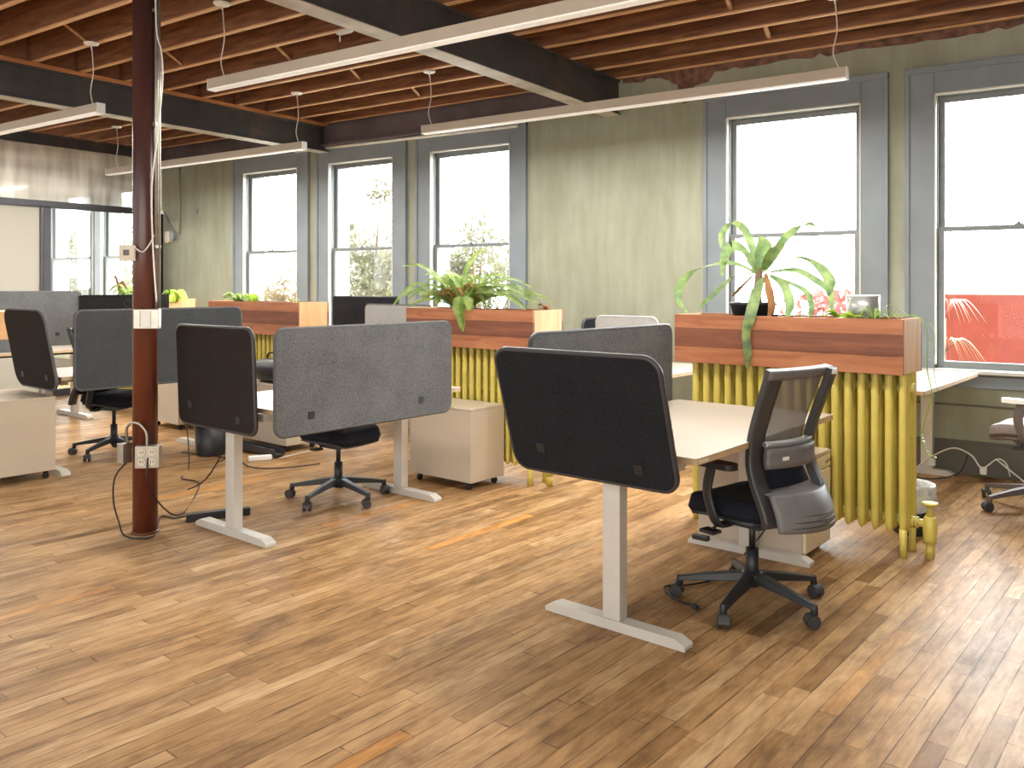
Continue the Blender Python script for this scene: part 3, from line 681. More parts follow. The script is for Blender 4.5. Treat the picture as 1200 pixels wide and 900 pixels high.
# ------------------------------------------------------------------ radiators
RS = .0752
def section_mesh():
    m = MB()
    for i, y in enumerate((.022, .082, .142, .202)):
        zt, zb = 1.085, .135
        pts = [(0, y, zb), (0, y, zb+.02), (0, y, zb+.06), (0, y, zt-.06), (0, y, zt-.02), (0, y, zt)]
        m.tube(pts, [.008, .018, .0225, .0225, .018, .009], 10, flat=1.0)
    for z0, z1 in ((.16, .215), (.90, .975)):
        m.box(-.014, .014, .022, .202, z0, z1)
    for z in (.40, .66): m.box(-.008, .008, .02, .204, z, z+.03)
    for z in (.19, .94): m.tube([(-RS/2, .112, z), (RS/2, .112, z)], .03, 12)
    return m
sec0 = None
def radiator(label, u0, n, valve=True):
    global sec0
    t = thing('radiator', label, 'radiator', W(u0, 5.03), FA)
    for k in range(n):
        if sec0 is None: s = section_mesh().build('section', 'yellow_paint', t, .003); sec0 = s
        else: s = sec0.copy(); C.objects.link(s); s.parent = t
        s.location = (RS/2+k*RS, 0, 0)
    wid = n*RS
    MB().tube([(.01, .112, .66), (wid-.01, .112, .66)], .005, 5).build('tie_rod', 'galvanised', t)
    for x in (RS/2, wid-RS/2):
        for y in (.022, .202):
            MB().tube([(x, y, .16), (x, y, .06), (x, y, 0)], [.022, .019, .022], 12).build('leg', 'yellow_paint', t)
    if valve:
        v = MB().tube([(wid-.01, .112, .19), (wid+.055, .112, .19)], .022, 14).tube([(wid+.0, .112, .19), (wid+.018, .112, .19)], .034, 6)
        v.tube([(wid+.078, .112, 0), (wid+.078, .112, .10)], .024, 14).tube([(wid+.078, .112, .085), (wid+.078, .112, .11), (wid+.078, .112, .16), (wid+.078, .112, .22), (wid+.078, .112, .235)], [.034, .034, .038, .034, .026], 16)
        v.tube([(wid+.078, .112, .23), (wid+.078, .112, .29)], [.024, .010], 12)
        v = v.build('valve', 'yellow_paint', t)
        MB().lathe([(0, .287), (.02, .287), (.034, .295), (.042, .300), (.044, .308), (.040, .312), (.02, .306), (0, .306)], (wid+.078, .112), 20).build('handwheel', 'yellow_paint', v)
    return t
radiator('yellow cast-iron radiator behind the front desk and mesh chair, valve at its right end', -2.70, 18)
radiator('yellow cast-iron radiator beneath the fern planter in the middle', -5.37, 18)
radiator('yellow cast-iron radiator seen in the narrow gap between the two desk screens', -8.40, 20)
radiator('yellow cast-iron radiator farthest left, glimpsed beside the red column', -10.9, 20)

# ------------------------------------------------------------------ planters
def planter(label, u0, u1, v0=4.98, v1=5.36, z0=1.025, z1=1.335, dark=(1,)):
    t = thing('wooden_planter', label, 'planter', W(u0, v0, z0), FA)
    w, l, h = u1-u0, v1-v0, z1-z0; bh = h/3
    hs = [0, h*.33, h*.72, h] if dark == (1,) else [0, h*.28, h*.5, h]
    for k in range(3):
        mat = 'cedar_dark' if k in dark else 'cedar'
        MB().box(0, w, 0, .022, hs[k], hs[k+1]-.0008).build('front_board', mat, t, .001)
        MB().box(0, w, l-.022, l, hs[k], hs[k+1]-.0008).build('back_board', mat, t, .001)
    MB().box(w-.022, w+.0008, .0225, l-.0225, 0.001, h).build('end_board', 'cedar_end', t, .001)
    MB().box(-.0008, .022, .0225, l-.0225, 0.001, h).build('end_board', 'cedar_end', t, .001)
    MB().box(.023, w-.023, .023, l-.023, .07, h-.045).build('soil', 'soil', t)
    return t
planter('cedar planter box on the front radiator holding the tall drooping plant', -2.78, -1.365)
planter('cedar planter box overflowing with the large fern', -5.35, -3.97)
planter('cedar planter box with low plants left of centre, below the first window', -8.48, -6.88, z1=1.36, z0=1.03)
planter('cedar planter box farthest left, its pale end showing beside the red column', -11.3, -9.38, z1=1.37, z0=1.03)

# ------------------------------------------------------------------ plants
O3 = (-2.3, 5.17)
def L(u, z, v=5.15): return Vector((u-O3[0], v-O3[1], z))
dr = thing('potted_dracaena', 'tall plant with long drooping ribbon leaves in a black pot', 'plant', W(O3[0], O3[1], 0), FA)
MB().lathe([(0, 1.29), (.115, 1.29), (.14, 1.395), (.15, 1.40), (.15, 1.415), (.135, 1.415), (.13, 1.385), (0, 1.385)], (-.05+.03, 0), 28).build('pot', 'black_plastic', dr)
MB().tube([L(-2.28, 1.38), L(-2.285, 1.48), L(-2.275, 1.58), L(-2.27, 1.64)], [.028, .025, .024, .018], 12).tube([L(-2.28, 1.44), L(-2.32, 1.50)], [.018, .010], 8).build('stem', 'bark', dr)
LV = [
 ([(-2.28, 1.60, 0), (-2.34, 1.79, .03), (-2.41, 1.90, .05), (-2.49, 1.93, .06), (-2.55, 1.86, .05), (-2.555, 1.77, .04)], [.012, .026, .028, .018, .022, .004]),
 ([(-2.26, 1.60, 0), (-2.24, 1.70, -.02), (-2.225, 1.78, -.05), (-2.235, 1.83, -.08)], [.02, .055, .05, .006]),
 ([(-2.24, 1.62, 0), (-2.19, 1.70, -.03), (-2.13, 1.77, -.06), (-2.10, 1.79, -.1)], [.02, .045, .05, .01]),
 ([(-2.22, 1.64, 0), (-2.15, 1.79, .05), (-2.07, 1.88, .08), (-1.99, 1.91, .1), (-1.95, 1.885, .1)], [.014, .026, .026, .018, .004]),
 ([(-2.2, 1.65, 0), (-2.05, 1.70, -.05), (-1.92, 1.68, -.1), (-1.82, 1.62, -.14), (-1.765, 1.54, -.16), (-1.775, 1.46, -.16)], [.01, .014, .014, .030, .034, .004]),
 ([(-2.2, 1.61, 0), (-2.05, 1.62, .04), (-1.93, 1.55, .08), (-1.86, 1.48, .1), (-1.85, 1.34, .1)], [.01, .018, .022, .022, .005]),
 ([(-2.2, 1.59, 0), (-2.1, 1.53, -.03), (-2.05, 1.41, -.05), (-2.07, 1.33, -.05)], [.012, .028, .030, .014]),
 ([(-2.18, 1.58, 0), (-2.0, 1.50, .03), (-1.96, 1.41, .06), (-1.97, 1.33, .06)], [.008, .016, .020, .01]),
 ([(-2.25, 1.58, 0), (-2.24, 1.48, -.12), (-2.24, 1.33, -.205), (-2.26, 1.23, -.215), (-2.25, 1.11, -.215), (-2.26, 1.01, -.20)], [.02, .036, .034, .026, .026, .008]),
 ([(-2.29, 1.60, 0), (-2.4, 1.66, -.05), (-2.51, 1.66, -.1), (-2.67, 1.61, -.12), (-2.76, 1.52, -.13), (-2.77, 1.43, -.14), (-2.71, 1.345, -.13)], [.01, .012, .014, .024, .030, .020, .006]),
 ([(-2.3, 1.60, 0), (-2.44, 1.58, .0), (-2.56, 1.49, .02), (-2.67, 1.40, .03), (-2.71, 1.37, .03)], [.01, .014, .022, .020, .005]),
 ([(-2.28, 1.61, 0), (-2.36, 1.75, -.04), (-2.43, 1.77, -.08), (-2.46, 1.70, -.1), (-2.48, 1.58, -.1)], [.012, .022, .040, .028, .005]),
 ([(-2.29, 1.60, 0), (-2.37, 1.68, .06), (-2.42, 1.69, .1)], [.01, .012, .004]),
]
for pts, w in LV: MB().ribbon([L(a, b, 5.15+c) for a, b, c in pts], w, side=(.75, .45, .35), fold=.25).build('leaf', 'leaf_dracaena', dr)
for pts, w in [([(-2.22, 1.60, -.02), (-2.17, 1.49, -.08), (-2.15, 1.40, -.09), (-2.165, 1.33, -.09)], [.01, .026, .022, .012]), ([(-2.31, 1.59, 0), (-2.42, 1.50, .04), (-2.48, 1.45, .05)], [.008, .014, .004])]:
    MB().ribbon([L(a, b, 5.15+c) for a, b, c in pts], w, side=(.8, .5, .2), fold=.3).build('dry_leaf', 'dead_leaf', dr)

# fern
OF = (-4.85, 5.17)
fern = thing('fern', 'large bushy fern with arching fronds in the middle planter', 'plant', W(OF[0], OF[1], 0), FA)
rr = random.Random(11)
def frond(path, width, mat, k=26):
    pts = smooth_path([Vector(p) for p in path], 8); m = MB().tube(pts, .003, 4, caps=False)
    n = len(pts)
    for i in range(2, n-1, 1):
        for sub in (0, .5):
            p = pts[i].lerp(pts[min(i+1, n-1)], sub); d = (pts[min(i+1, n-1)]-pts[i-1]).normalized(); t = (i+sub)/n
            w = width*math.sin(min(1, t*1.9+.05)*PI*.5)*(1.05-t**2.6)
            sd = d.cross(Vector((0, 0, 1)))
            sd = Vector((1, 0, 0)) if sd.length < .1 else sd.normalized()
            up = sd.cross(d)
            for sg in (-1, 1):
                q = (sd*sg*.9+d*.30-Vector((0, 0, .35))).normalized(); e = d*.0042
                m.add([p-e, p+e, p+q*w*.6+e*1.0, p+q*w, p+q*w*.6-e*1.0], [(0, 1, 2, 3, 4)])
    m.build('frond', mat, fern)
def FL(u, z, dv=0): return Vector((u-OF[0], dv, z))
FR = [
 [(-4.91, 1.35, .02), (-4.91, 1.53, .03), (-4.86, 1.70, .05), (-4.76, 1.81, .07), (-4.6, 1.85, .08)],
 [(-4.95, 1.35, 0), (-5.0, 1.50, -.02), (-5.16, 1.64, -.04), (-5.33, 1.71, -.06), (-5.52, 1.69, -.08)],
 [(-4.95, 1.35, 0), (-5.05, 1.50, .05), (-5.29, 1.63, .1), (-5.46, 1.62, .14)],
 [(-4.97, 1.35, 0), (-5.09, 1.46, -.08), (-5.29, 1.55, -.12), (-5.43, 1.47, -.15), (-5.54, 1.35, -.17)],
 [(-4.98, 1.35, 0), (-5.1, 1.45, -.1), (-5.26, 1.50, -.14), (-5.40, 1.44, -.16)],
 [(-4.8, 1.35, 0), (-4.74, 1.50, .02), (-4.56, 1.57, .03), (-4.34, 1.58, .04), (-4.17, 1.51, .04)],
 [(-4.8, 1.35, 0), (-4.68, 1.50, -.06), (-4.42, 1.54, -.08), (-4.18, 1.48, -.1), (-3.98, 1.36, -.11)],
 [(-4.8, 1.35, 0), (-4.65, 1.46, -.1), (-4.4, 1.48, -.13), (-4.2, 1.42, -.14), (-4.07, 1.34, -.15)],
 [(-4.8, 1.35, 0), (-4.68, 1.44, .06), (-4.48, 1.47, .1), (-4.2, 1.40, .12)],
 [(-4.82, 1.35, 0), (-4.72, 1.44, -.12), (-4.62, 1.42, -.2), (-4.58, 1.33, -.23)],
 [(-4.82, 1.35, 0), (-4.76, 1.56, .08), (-4.64, 1.62, .1), (-4.48, 1.61, .12)],
 [(-4.82, 1.35, -.05), (-4.76, 1.44, -.15), (-4.70, 1.36, -.22), (-4.66, 1.24, -.235), (-4.64, 1.16, -.235)],
 [(-4.9, 1.35, 0), (-4.96, 1.5, .06), (-5.05, 1.62, .1), (-5.2, 1.66, .14)],
 [(-4.85, 1.35, 0), (-4.7, 1.48, 0), (-4.5, 1.52, -.02), (-4.28, 1.45, -.04)],
 [(-4.95, 1.35, 0), (-5.12, 1.42, -.14), (-5.22, 1.40, -.18), (-5.3, 1.35, -.2)],
 [(-4.85, 1.35, 0), (-4.88, 1.48, .02), (-4.95, 1.58, .02), (-5.0, 1.6, .02)],
]
for p in FR: frond([FL(a, b, c) for a, b, c in p], .078, 'leaf_fern')
for k in range(26):
    a = rr.uniform(0, 2*PI); r = rr.uniform(.2, .62); h = rr.uniform(1.42, 1.62)
    ey = math.sin(a)*r*.4; frond([FL(-4.88+rr.uniform(-.15, .15), 1.33, 0), FL(-4.86+math.cos(a)*r*.5, h, ey*.5), FL(-4.86+math.cos(a)*r, h-.05-rr.random()*.12, ey)], .055, 'leaf_fern')
for k in range(16):
    e = rr.uniform(-4.55, -4.0); dv = rr.uniform(-.16, .14); h = rr.uniform(1.44, 1.56)
    frond([FL(-4.78, 1.34, 0), FL(-4.70, h-.04, dv*.3), FL((e-4.7)/2, h, dv*.7), FL(e, rr.uniform(1.34, 1.46), dv)], .06, 'leaf_fern')
for k in range(10):
    e = rr.uniform(-5.5, -5.15); dv = rr.uniform(-.16, .12); h = rr.uniform(1.44, 1.64)
    frond([FL(-4.98, 1.34, 0), FL(-5.05, h-.04, dv*.3), FL((e-5.05)/2, h, dv*.7), FL(e, rr.uniform(1.36, 1.52), dv)], .06, 'leaf_fern')
for k in range(16):
    a = rr.uniform(0, 2*PI); r = rr.uniform(.1, .45); ey = math.sin(a)*r*.25
    frond([FL(-4.9, 1.33, 0), FL(-4.9+math.cos(a)*r*.6, rr.uniform(1.42, 1.55), ey), FL(-4.9+math.cos(a)*r*1.2, rr.uniform(1.33, 1.45), ey*1.2)], .03, 'dead_leaf')

def rosette(label, name, u, v, z, n, ln, mat, droop=.5, w=.02, cat='plant', sx=1.0, seed=1):
    r = random.Random(seed); t = thing(name, label, cat, W(u, v, z), FA)
    for k in range(n):
        a = 2*PI*k/n+r.uniform(-.3, .3); l = ln*r.uniform(.6, 1.1); h = l*r.uniform(.35, .9)
        c, s = math.cos(a)*sx, math.sin(a)*.6
        MB().ribbon([(0, 0, 0), (c*l*.4, s*l*.4, h*.8), (c*l*.8, s*l*.8, h*(1-droop*.4)), (c*l*1.1, s*l*1.1, h*(1-droop))], [w*.5, w, w*.8, w*.1], side=(-s, c, .2), fold=.3).build('leaf', mat, t)
    return t
rosette('small leafy succulent at the left end of the planter below the first window', 'succulent_plant', -8.15, 5.14, 1.33, 22, .15, 'leaf_fern', .5, .022, seed=2, sx=1.6)
rosette('bright green sprig in the planter below the first window, right of the succulent', 'leafy_plant', -7.85, 5.12, 1.33, 14, .17, 'leaf_bright', .3, .022, seed=3, sx=1.3)
rosette('tiny trailing sprig at the right end of the planter below the first window', 'trailing_plant', -7.05, 5.08, 1.33, 10, .09, 'leaf_fern', .6, .012, seed=4, sx=1.3)
rosette('bright green leafy plant spilling over the pale planter end beside the red column', 'leafy_plant', -9.36, 5.05, 1.33, 16, .22, 'leaf_bright', .95, .045, seed=5)
rosette('leafy plant in the farthest left planter, seen above the dark monitor', 'leafy_plant', -10.6, 5.15, 1.34, 20, .26, 'leaf_fern', .6, .03, seed=6, sx=1.5)
t = thing('dry_plant', 'tall curled orange-brown dry plant stalk in the farthest left planter', 'plant', W(-10.95, 5.2, 1.33), FA)
MB().ribbon([(0.1, 0, 0), (.05, 0, .12), (-.05, 0, .22), (-.02, 0, .12)], [.02, .03, .03, .01], side=(1, 0, 0)).ribbon([(.0, 0, 0), (-.08, 0, .18), (-.15, 0, .30), (-.22, 0, .30)], [.02, .035, .02, .005], side=(1, 0, .2)).ribbon([(.1, 0, .02), (.12, 0, .16), (.0, .0, .24), (-.06, 0, .16)], [.02, .03, .02, .01], side=(1, 0, .2)).build('leaf', 'dead_leaf', t)
rosette('small green rosette plant beside the silver pot on the front planter', 'leafy_plant', -1.74, 5.10, 1.31, 16, .11, 'leaf_bright', .45, .030, seed=8, sx=1.2)
rosette('dry brown leaf tuft at the pale right end of the fern planter', 'dry_plant', -3.93-.06, 5.16, 1.33, 9, .09, 'dead_leaf', .4, .014, seed=9)
rosette('thin brownish runner leaves between the silver pot and the right end of the front planter', 'trailing_plant', -1.55, 5.08, 1.32, 12, .14, 'leaf_fern', .9, .008, seed=10, sx=1.3)
t = thing('plant_pot', 'silver cylindrical pot on the right half of the front planter', 'pot', W(-1.66, 5.24, 1.29), FA)
MB().lathe([(0, 0), (.092, 0), (.094, .17), (.088, .17), (.086, .02), (0, .02)], n=32).build('pot_body', 'silver_pot', t)
MB().lathe([(.094, .166), (.097, .17), (.094, .176), (.087, .174)], n=32).build('rim', 'light_plastic', t)
MB().cyl((0, 0), .086, .02, .15, 24).build('soil', 'soil', t)
# hanging vine
OV = (-1.40, 5.22)
vn = thing('hanging_vine', 'thin green vine trailing off the right end of the front planter to the floor', 'plant', W(OV[0], OV[1], 0), FA)
vp = [(-1.55, 1.335, .0), (-1.45, 1.35, 0), (-1.36, 1.345, 0), (-1.31, 1.29, .0), (-1.30, 1.20, .02), (-1.31, 1.05, .03), (-1.29, .9, .05), (-1.33, .76, .08), (-1.36, .66, .12), (-1.365, .60, .15), (-1.34, .54, .16), (-1.30, .53, .16)]
vpp = smooth_path([Vector((a-OV[0], c, b)) for a, b, c in vp], 6)
MB().tube(vpp, .003, 5).build('vine_stem', 'leaf_bright', vn)
m = MB(); r = random.Random(5)
for p in vpp[6::2]:
    a = r.uniform(0, 2*PI); d = Vector((math.cos(a), math.sin(a)*.6, -.2+r.uniform(-.3, .3))).normalized(); l = r.uniform(.015, .03); sd = d.cross(Vector((0, 0, 1))).normalized()*l*.35
    m.add([p, p+d*l*.5+sd, p+d*l, p+d*l*.5-sd], [(0, 1, 2, 3)])
tag(m.build('leaf', 'leaf_bright', vn), kind='stuff')
m = MB().tube(smooth_path([p+Vector((.03, .02, 0)) for p in vpp[12:40:6]], 5), .002, 5).build('vine_stem', 'leaf_fern', vn)

# ------------------------------------------------------------------ pendant lights
def pendant(label, x0, x1, y, z0, wires, slots=()):
    t = thing('pendant_light', label, 'light', (x0, y, z0))
    l = x1-x0; h = .085
    m = MB().box(0, l, -.036, .036, .012, h); m.build('housing', 'fixture_grey', t, .003)
    MB().box(.004, l-.004, -.034, .034, 0, .0115).build('diffuser', 'diffuser', t, .001)
    MB().box(l, l+.006, -.037, .037, 0, h+.001).build('end_cap', 'light_plastic', t, .001)
    MB().box(-.006, 0, -.037, .037, 0, h+.001).build('end_cap', 'light_plastic', t, .001)
    ld = bpy.data.lights.new('pendant_lamp', 'AREA'); ld.shape = 'RECTANGLE'; ld.size = l-.02; ld.size_y = .06; ld.energy = 19*l; ld.color = (1, .96, .9)
    lo = bpy.data.objects.new('pendant_lamp', ld); C.objects.link(lo); lo.parent = t; lo.location = (l/2, 0, -.004)
    for wx in wires:
        a = wx-x0; H = 3.598-z0
        MB().tube(smooth_path([Vector((a+.03, 0, h)), Vector((a-.01, 0, h+.12)), Vector((a+.015, .01, h+(H-h)*.55)), Vector((a, 0, H))]), .005, 6).build('wire', 'white_cable', t)
        MB().lathe([(0, H-.02), (.055, H-.015), (.062, H-.004), (.062, H), (0, H)], (a, 0), 24).tube([(a, 0, H-.02), (a, 0, H-.05)], .005, 8).build('canopy', 'light_plastic', t)
pendant('long linear pendant light nearest the camera, running out of the top of the view', -5.42, .2, 3.956, 2.965, (-5.30, -1.2))
pendant('long linear pendant light in front of the green wall and fourth window', -5.395, -1.468, 6.349, 2.99, (-5.33, -1.553))
pendant('linear pendant light in front of the first window, passing behind the red column', -10.75, -6.985, 6.25, 2.975, (-10.55, -7.10))
pendant('linear pendant light cut off by the left edge of the view, near the red column', -11.0, -6.945, 3.974, 2.98, (-7.093,))
# white connector hanging under joist
t = thing('ceiling_connector', 'white ribbed cable connector under the joists near the closest pendant light', 'connector', (-5.1, 4.92, 3.585))
MB().box(0, .16, -.02, .02, -.02, .0).box(.02, .03, -.005, .005, -.08, -.02).build('connector_body', 'light_plastic', t, .002)
for k in range(5): MB().box(.03+k*.025, .037+k*.025, -.022, .022, -.026, .004).build('rib', 'light_plastic', t)

# ------------------------------------------------------------------ monitor, bag, bins and small things
mo = thing('monitor', 'dark monitor seen from behind above the long charcoal screen, round logo on its back', 'monitor', W(-7.28, 3.10, .80), FA)
MB().prism([(x+.37, y+.42) for x, y in rrect(.78, .45, .02, 4)], lambda a, b, d: (d, a, b), .02, .055).build('display_housing', 'dark_screen', mo, .004)
MB().box(-.01, .02, .32, .42, .02, .45).build('stand_neck', 'black_plastic', mo, .004)
MB().box(-.16, .10, .2, .54, 0, .018).build('stand_base', 'black_plastic', mo, .006)
lg = MB(); 
for k in range(24):
    a, b = 2*PI*k/24, 2*PI*(k+1)/24; q = lambda t_, r_: (.0565, .37+.02+math.cos(t_)*r_, .57+math.sin(t_)*r_)
    lg.add([q(a, .030), q(a, .034), q(b, .034), q(b, .030)], [(0, 1, 2, 3)])
for (ya, za, yb, zb) in ((-.012, -.016, -.004, .020), (.004, -.020, .012, .016)): lg.tube([(.057, .39+ya, .57+za), (.057, .39+yb, .57+zb)], .0016, 4)
lg.tube([(.057, .39-.008, .57+.004), (.057, .39-.001, .57+.004), (.057, .39-.004, .57-.012)], .0014, 4)
lg.tube([(.057, .39+.008, .57+.010), (.057, .39+.015, .57+.009), (.057, .39+.012, .57-.002), (.057, .39+.006, .57-.002)], .0014, 4)
lg.build('logo', 'dark_plastic', mo)
bg = thing('bag', 'tan and black bag with a pale curved rim standing on the far left desk', 'bag', W(-10.0, 3.42, .81), FA)
def arch(w, h, r=.11):
    pts = [(-w/2, 0), (w/2, 0)]
    for k in range(9): a = rad(90*k/8); pts.append((w/2-r+r*math.cos(a), h-r+r*math.sin(a)))
    for k in range(9): a = rad(90+90*k/8); pts.append((-w/2+r+r*math.cos(a), h-r+r*math.sin(a)))
    return pts
MB().prism(arch(.5, .44), lambda a, b, d: (d, a, b), -.12, .0, 0).build('side', 'black_plastic', bg)
MB().prism(arch(.5, .44)[:], lambda a, b, d: (d, a*.96, b*.97+.001), .0005, .06, 0).build('front_panel', 'orange_plastic', bg)
MB().box(.061, .066, -.24, .24, 0, .14).build('lower_band', 'felt_grey', bg)
pp = [Vector((.06, a, b)) for a, b in arch(.5, .44)[1:]]+[Vector((.06, -.25, 0))]
MB().tube(pp, .012, 6).build('rim', 'laminate_edge', bg)
t = thing('desk_phone', 'small black device on the far left desk beside the charcoal screen', 'device', W(-10.0, 4.28, .812), FA)
MB().box(-.05, .05, -.06, .06, 0, .02).box(-.012, .012, -.02, .0, .02, .16).build('body', 'black_plastic', t, .004)
def bin_(label, u, v, r, h, liner_mat, over):
    t = thing('waste_bin', label, 'bin', W(u, v), 0)
    MB().lathe([(0, .0), (r*.82, .0), (r*.84, .01), (r, h), (r-.005, h), (r*.8, .012), (0, .012)], n=28).build('bin_body', 'black_plastic', t)
    n = 36; rr_ = random.Random(int(u*10)); m = MB(); rows = []
    prof = [(r-.02, h-.10, .2), (r-.012, h, .2), (r+.004, h+.008, .2), (r+.010, h-.01, .5), (r+.014, h-over*.5, 1), (r+.008, h-over, 1.4)]
    vs = []
    for R_, z, w in prof:
        for k in range(n): a = 2*PI*k/n; q = R_+w*.004*math.sin(a*9+z*40)+w*.002*math.sin(a*17); vs.append((q*math.cos(a), q*math.sin(a), z+w*.003*math.sin(a*7)))
    m.add(vs, [(i*n+k, i*n+(k+1) % n, (i+1)*n+(k+1) % n, (i+1)*n+k) for i in range(len(prof)-1) for k in range(n)], 0, True)
    m.build('bin_liner', liner_mat, t)
bin_('small waste bin with a clear crumpled liner behind the front radiator', -1.49, 5.62, .125, .30, 'liner', .15)
bin_('black waste bin with folded liner rim on the floor behind the brown end screen', -7.02, 4.15, .15, .31, 'taupe_plastic', .03)
t = thing('power_adapter', 'small white power adapter lying on the floor under the centre screens', 'adapter', W(-6.45, 4.28, .0), FA+rad(62))
MB().box(-.10, .10, -.03, .03, 0, .045).build('case', 'light_plastic', t, .01)
cable([W(-7.26, 4.0, .01), W(-6.9, 4.1, .01), W(-6.55, 4.12, .01), W(-6.2, 4.05, .01), W(-6.0, 4.2, .01), W(-5.9, 4.5, .01)], 'thin black cable curving over the floor beside the black bin')
cable([W(-6.32, 4.38, .02), W(-6.2, 4.5, .06), W(-6.1, 4.62, .1), W(-6.0, 4.6, .25), W(-5.9, 4.4, .6)], 'white cable rising from the power adapter', 'white_cable')
cable([W(-7.05, 4.5, .79), W(-7.0, 4.45, .4), W(-6.95, 4.4, .1), W(-6.8, 4.2, .01), W(-6.6, 3.95, .01)], 'black cable hanging from the desk end behind the red column')
cable([W(-5.9, 3.3, .01), W(-5.5, 3.25, .2), W(-5.1, 3.3, .75)], 'black cable rising to the underside of the desk beside the column')
m = thing('cable_tray', 'black cable tray lying behind the second desk foot', 'cable tray', W(-6.75, 4.45, .0), FA)
MB().box(-.35, .35, -.05, .05, .02, .035).box(-.35, .35, -.05, -.045, .035, .08).box(-.35, .35, .045, .05, .035, .08).box(-.33, -.30, -.04, .04, 0, .02).box(.30, .33, -.04, .04, 0, .02).build('tray', 'dark_plastic', m, .003)
cable([W(-2.06, 4.12, .01), W(-2.03, 4.0, .01), W(-2.09, 3.86, .01), W(-2.16, 3.79, .01), W(-2.13, 3.72, .01), W(-2.02, 3.65, .01), W(-1.95, 3.635, .01)], 'black power cord with plug on the floor under the front mesh chair')
t = thing('power_plug', 'black plug with metal prongs at the end of the cord near the mesh chair', 'plug', W(-1.92, 3.625, .012), FA+rad(-25))
MB().tube([(-.03, 0, 0), (0, 0, 0), (.025, 0, 0)], [.007, .013, .013], 10).build('plug_body', 'black_plastic', t)
MB().box(.025, .045, -.008, -.005, -.003, .003).box(.025, .045, .005, .008, -.003, .003).build('prong', 'chrome', t)
cable([W(-1.85, 4.62, .81), W(-1.84, 4.62, .5), W(-1.95, 4.55, .2), W(-2.05, 4.45, .03)], 'black control cable hanging under the far end of the front desk')
# wall-side cables and sockets
cable([W(-1.95, 7.40, .03), W(-1.8, 7.42, .16), W(-1.65, 7.40, .24), W(-1.52, 7.38, .20), W(-1.44, 7.34, .12), W(-1.34, 7.34, .20), W(-1.28, 7.34, .18), W(-1.25, 7.34, .08)], 'pale cable looping along the baseboard under the right window desk', 'white_cable', .006)
cable([W(-1.34, 7.36, .19), W(-1.2, 7.3, .1), W(-1.05, 7.25, .01), W(-.85, 7.3, .01), W(-.6, 7.2, .01), W(-.3, 7.25, .01)], 'pale cable running along the floor toward the taupe chair', 'white_cable', .006)
cable([W(-2.0, 7.3, .01), W(-1.8, 7.2, .01), W(-1.6, 7.3, .06), W(-1.55, 7.4, .2)], 'black cable lying beside the foot of the right window desk')
for i, (u, z, lb) in enumerate(((-1.82, .10, 'small white plug by the baseboard, left of the pair under the window desk'), (-1.45, .08, 'small white plug by the baseboard, right of the pair under the window desk'))):
    t = thing('power_plug', lb, 'plug', W(u, 7.46, z), FA); MB().box(-.025, .025, -.03, 0, -.03, .03).build('plug_body', 'light_plastic', t, .006)
# wall socket fittings at the far left of the window wall
t = thing('wall_switch', 'small beige rounded switch on the green wall left of the first window', 'switch', (-11.62, YW, 2.26))
MB().prism(rrect(.12, .18, .05), lambda a, b, d: (a, -d, b), 0, .05).build('switch_cover', 'ivory', t, .006)
MB().prism(rrect(.10, .13, .01), lambda a, b, d: (a+.11, -d, b+.02), 0, .05).build('back_box', 'casing_paint', t, .003)
tag(MB().tube([(-11.52, YW-.02, 2.34), (-11.75, YW-.02, 2.66)], .012, 6).build('conduit_pipe', 'casing_paint'), 'thin dark pipe slanting up from the beige switch on the green wall', 'pipe')
tag(MB().tube([(-11.36, YW-.012, 2.3), (-11.36, YW-.012, 3.3)], .012, 6).build('conduit_pipe', 'sage_plaster'), 'thin green-painted vertical pipe on the wall left of the first window', 'pipe')
tag(MB().prism(rrect(.07, .07, .02), lambda a, b, d: (a, -d, b), 0, .03).build('wall_hook', 'casing_paint', loc=(-10.95, YW, 2.62)), 'tiny dark fitting high on the green wall left of the first window', 'fitting')

# ================================================================== OUTSIDE
tag(MB().box(-60, 40, 8.6, 70, -4.2, -4).build('ground', 'asphalt'), kind='structure')
rw = thing('garden_wall', 'red painted wall outside the right-hand window', 'wall', (-2.3, 13.2, 0))
MB().box(0, 9, 0, .2, -4, 1.40).build('wall_face', 'red_paint', rw)
MB().box(-.02, 9.02, -.03, .23, 1.40, 1.43).box(0, 9, -.01, 0, .42, .44).build('coping', 'render_white', rw)
hd = thing('hedge', 'pale clipped hedge outside the fourth window', 'hedge', (-4.6, 12.4, -4))
m = MB(); r = random.Random(4)
for k in range(2500):
    p = Vector((r.uniform(-1.6, 1.0), r.uniform(-.3, .3), r.uniform(2.4, 5.15)+.1*math.sin(k))); a = Vector((r.gauss(0, 1), r.gauss(0, 1), r.gauss(0, 1))).normalized()*.06; b = a.orthogonal().normalized()*.035
    m.add([p-a, p+b, p+a, p-b], [(0, 1, 2, 3)])
m.build('foliage', 'leaf_tree', hd)
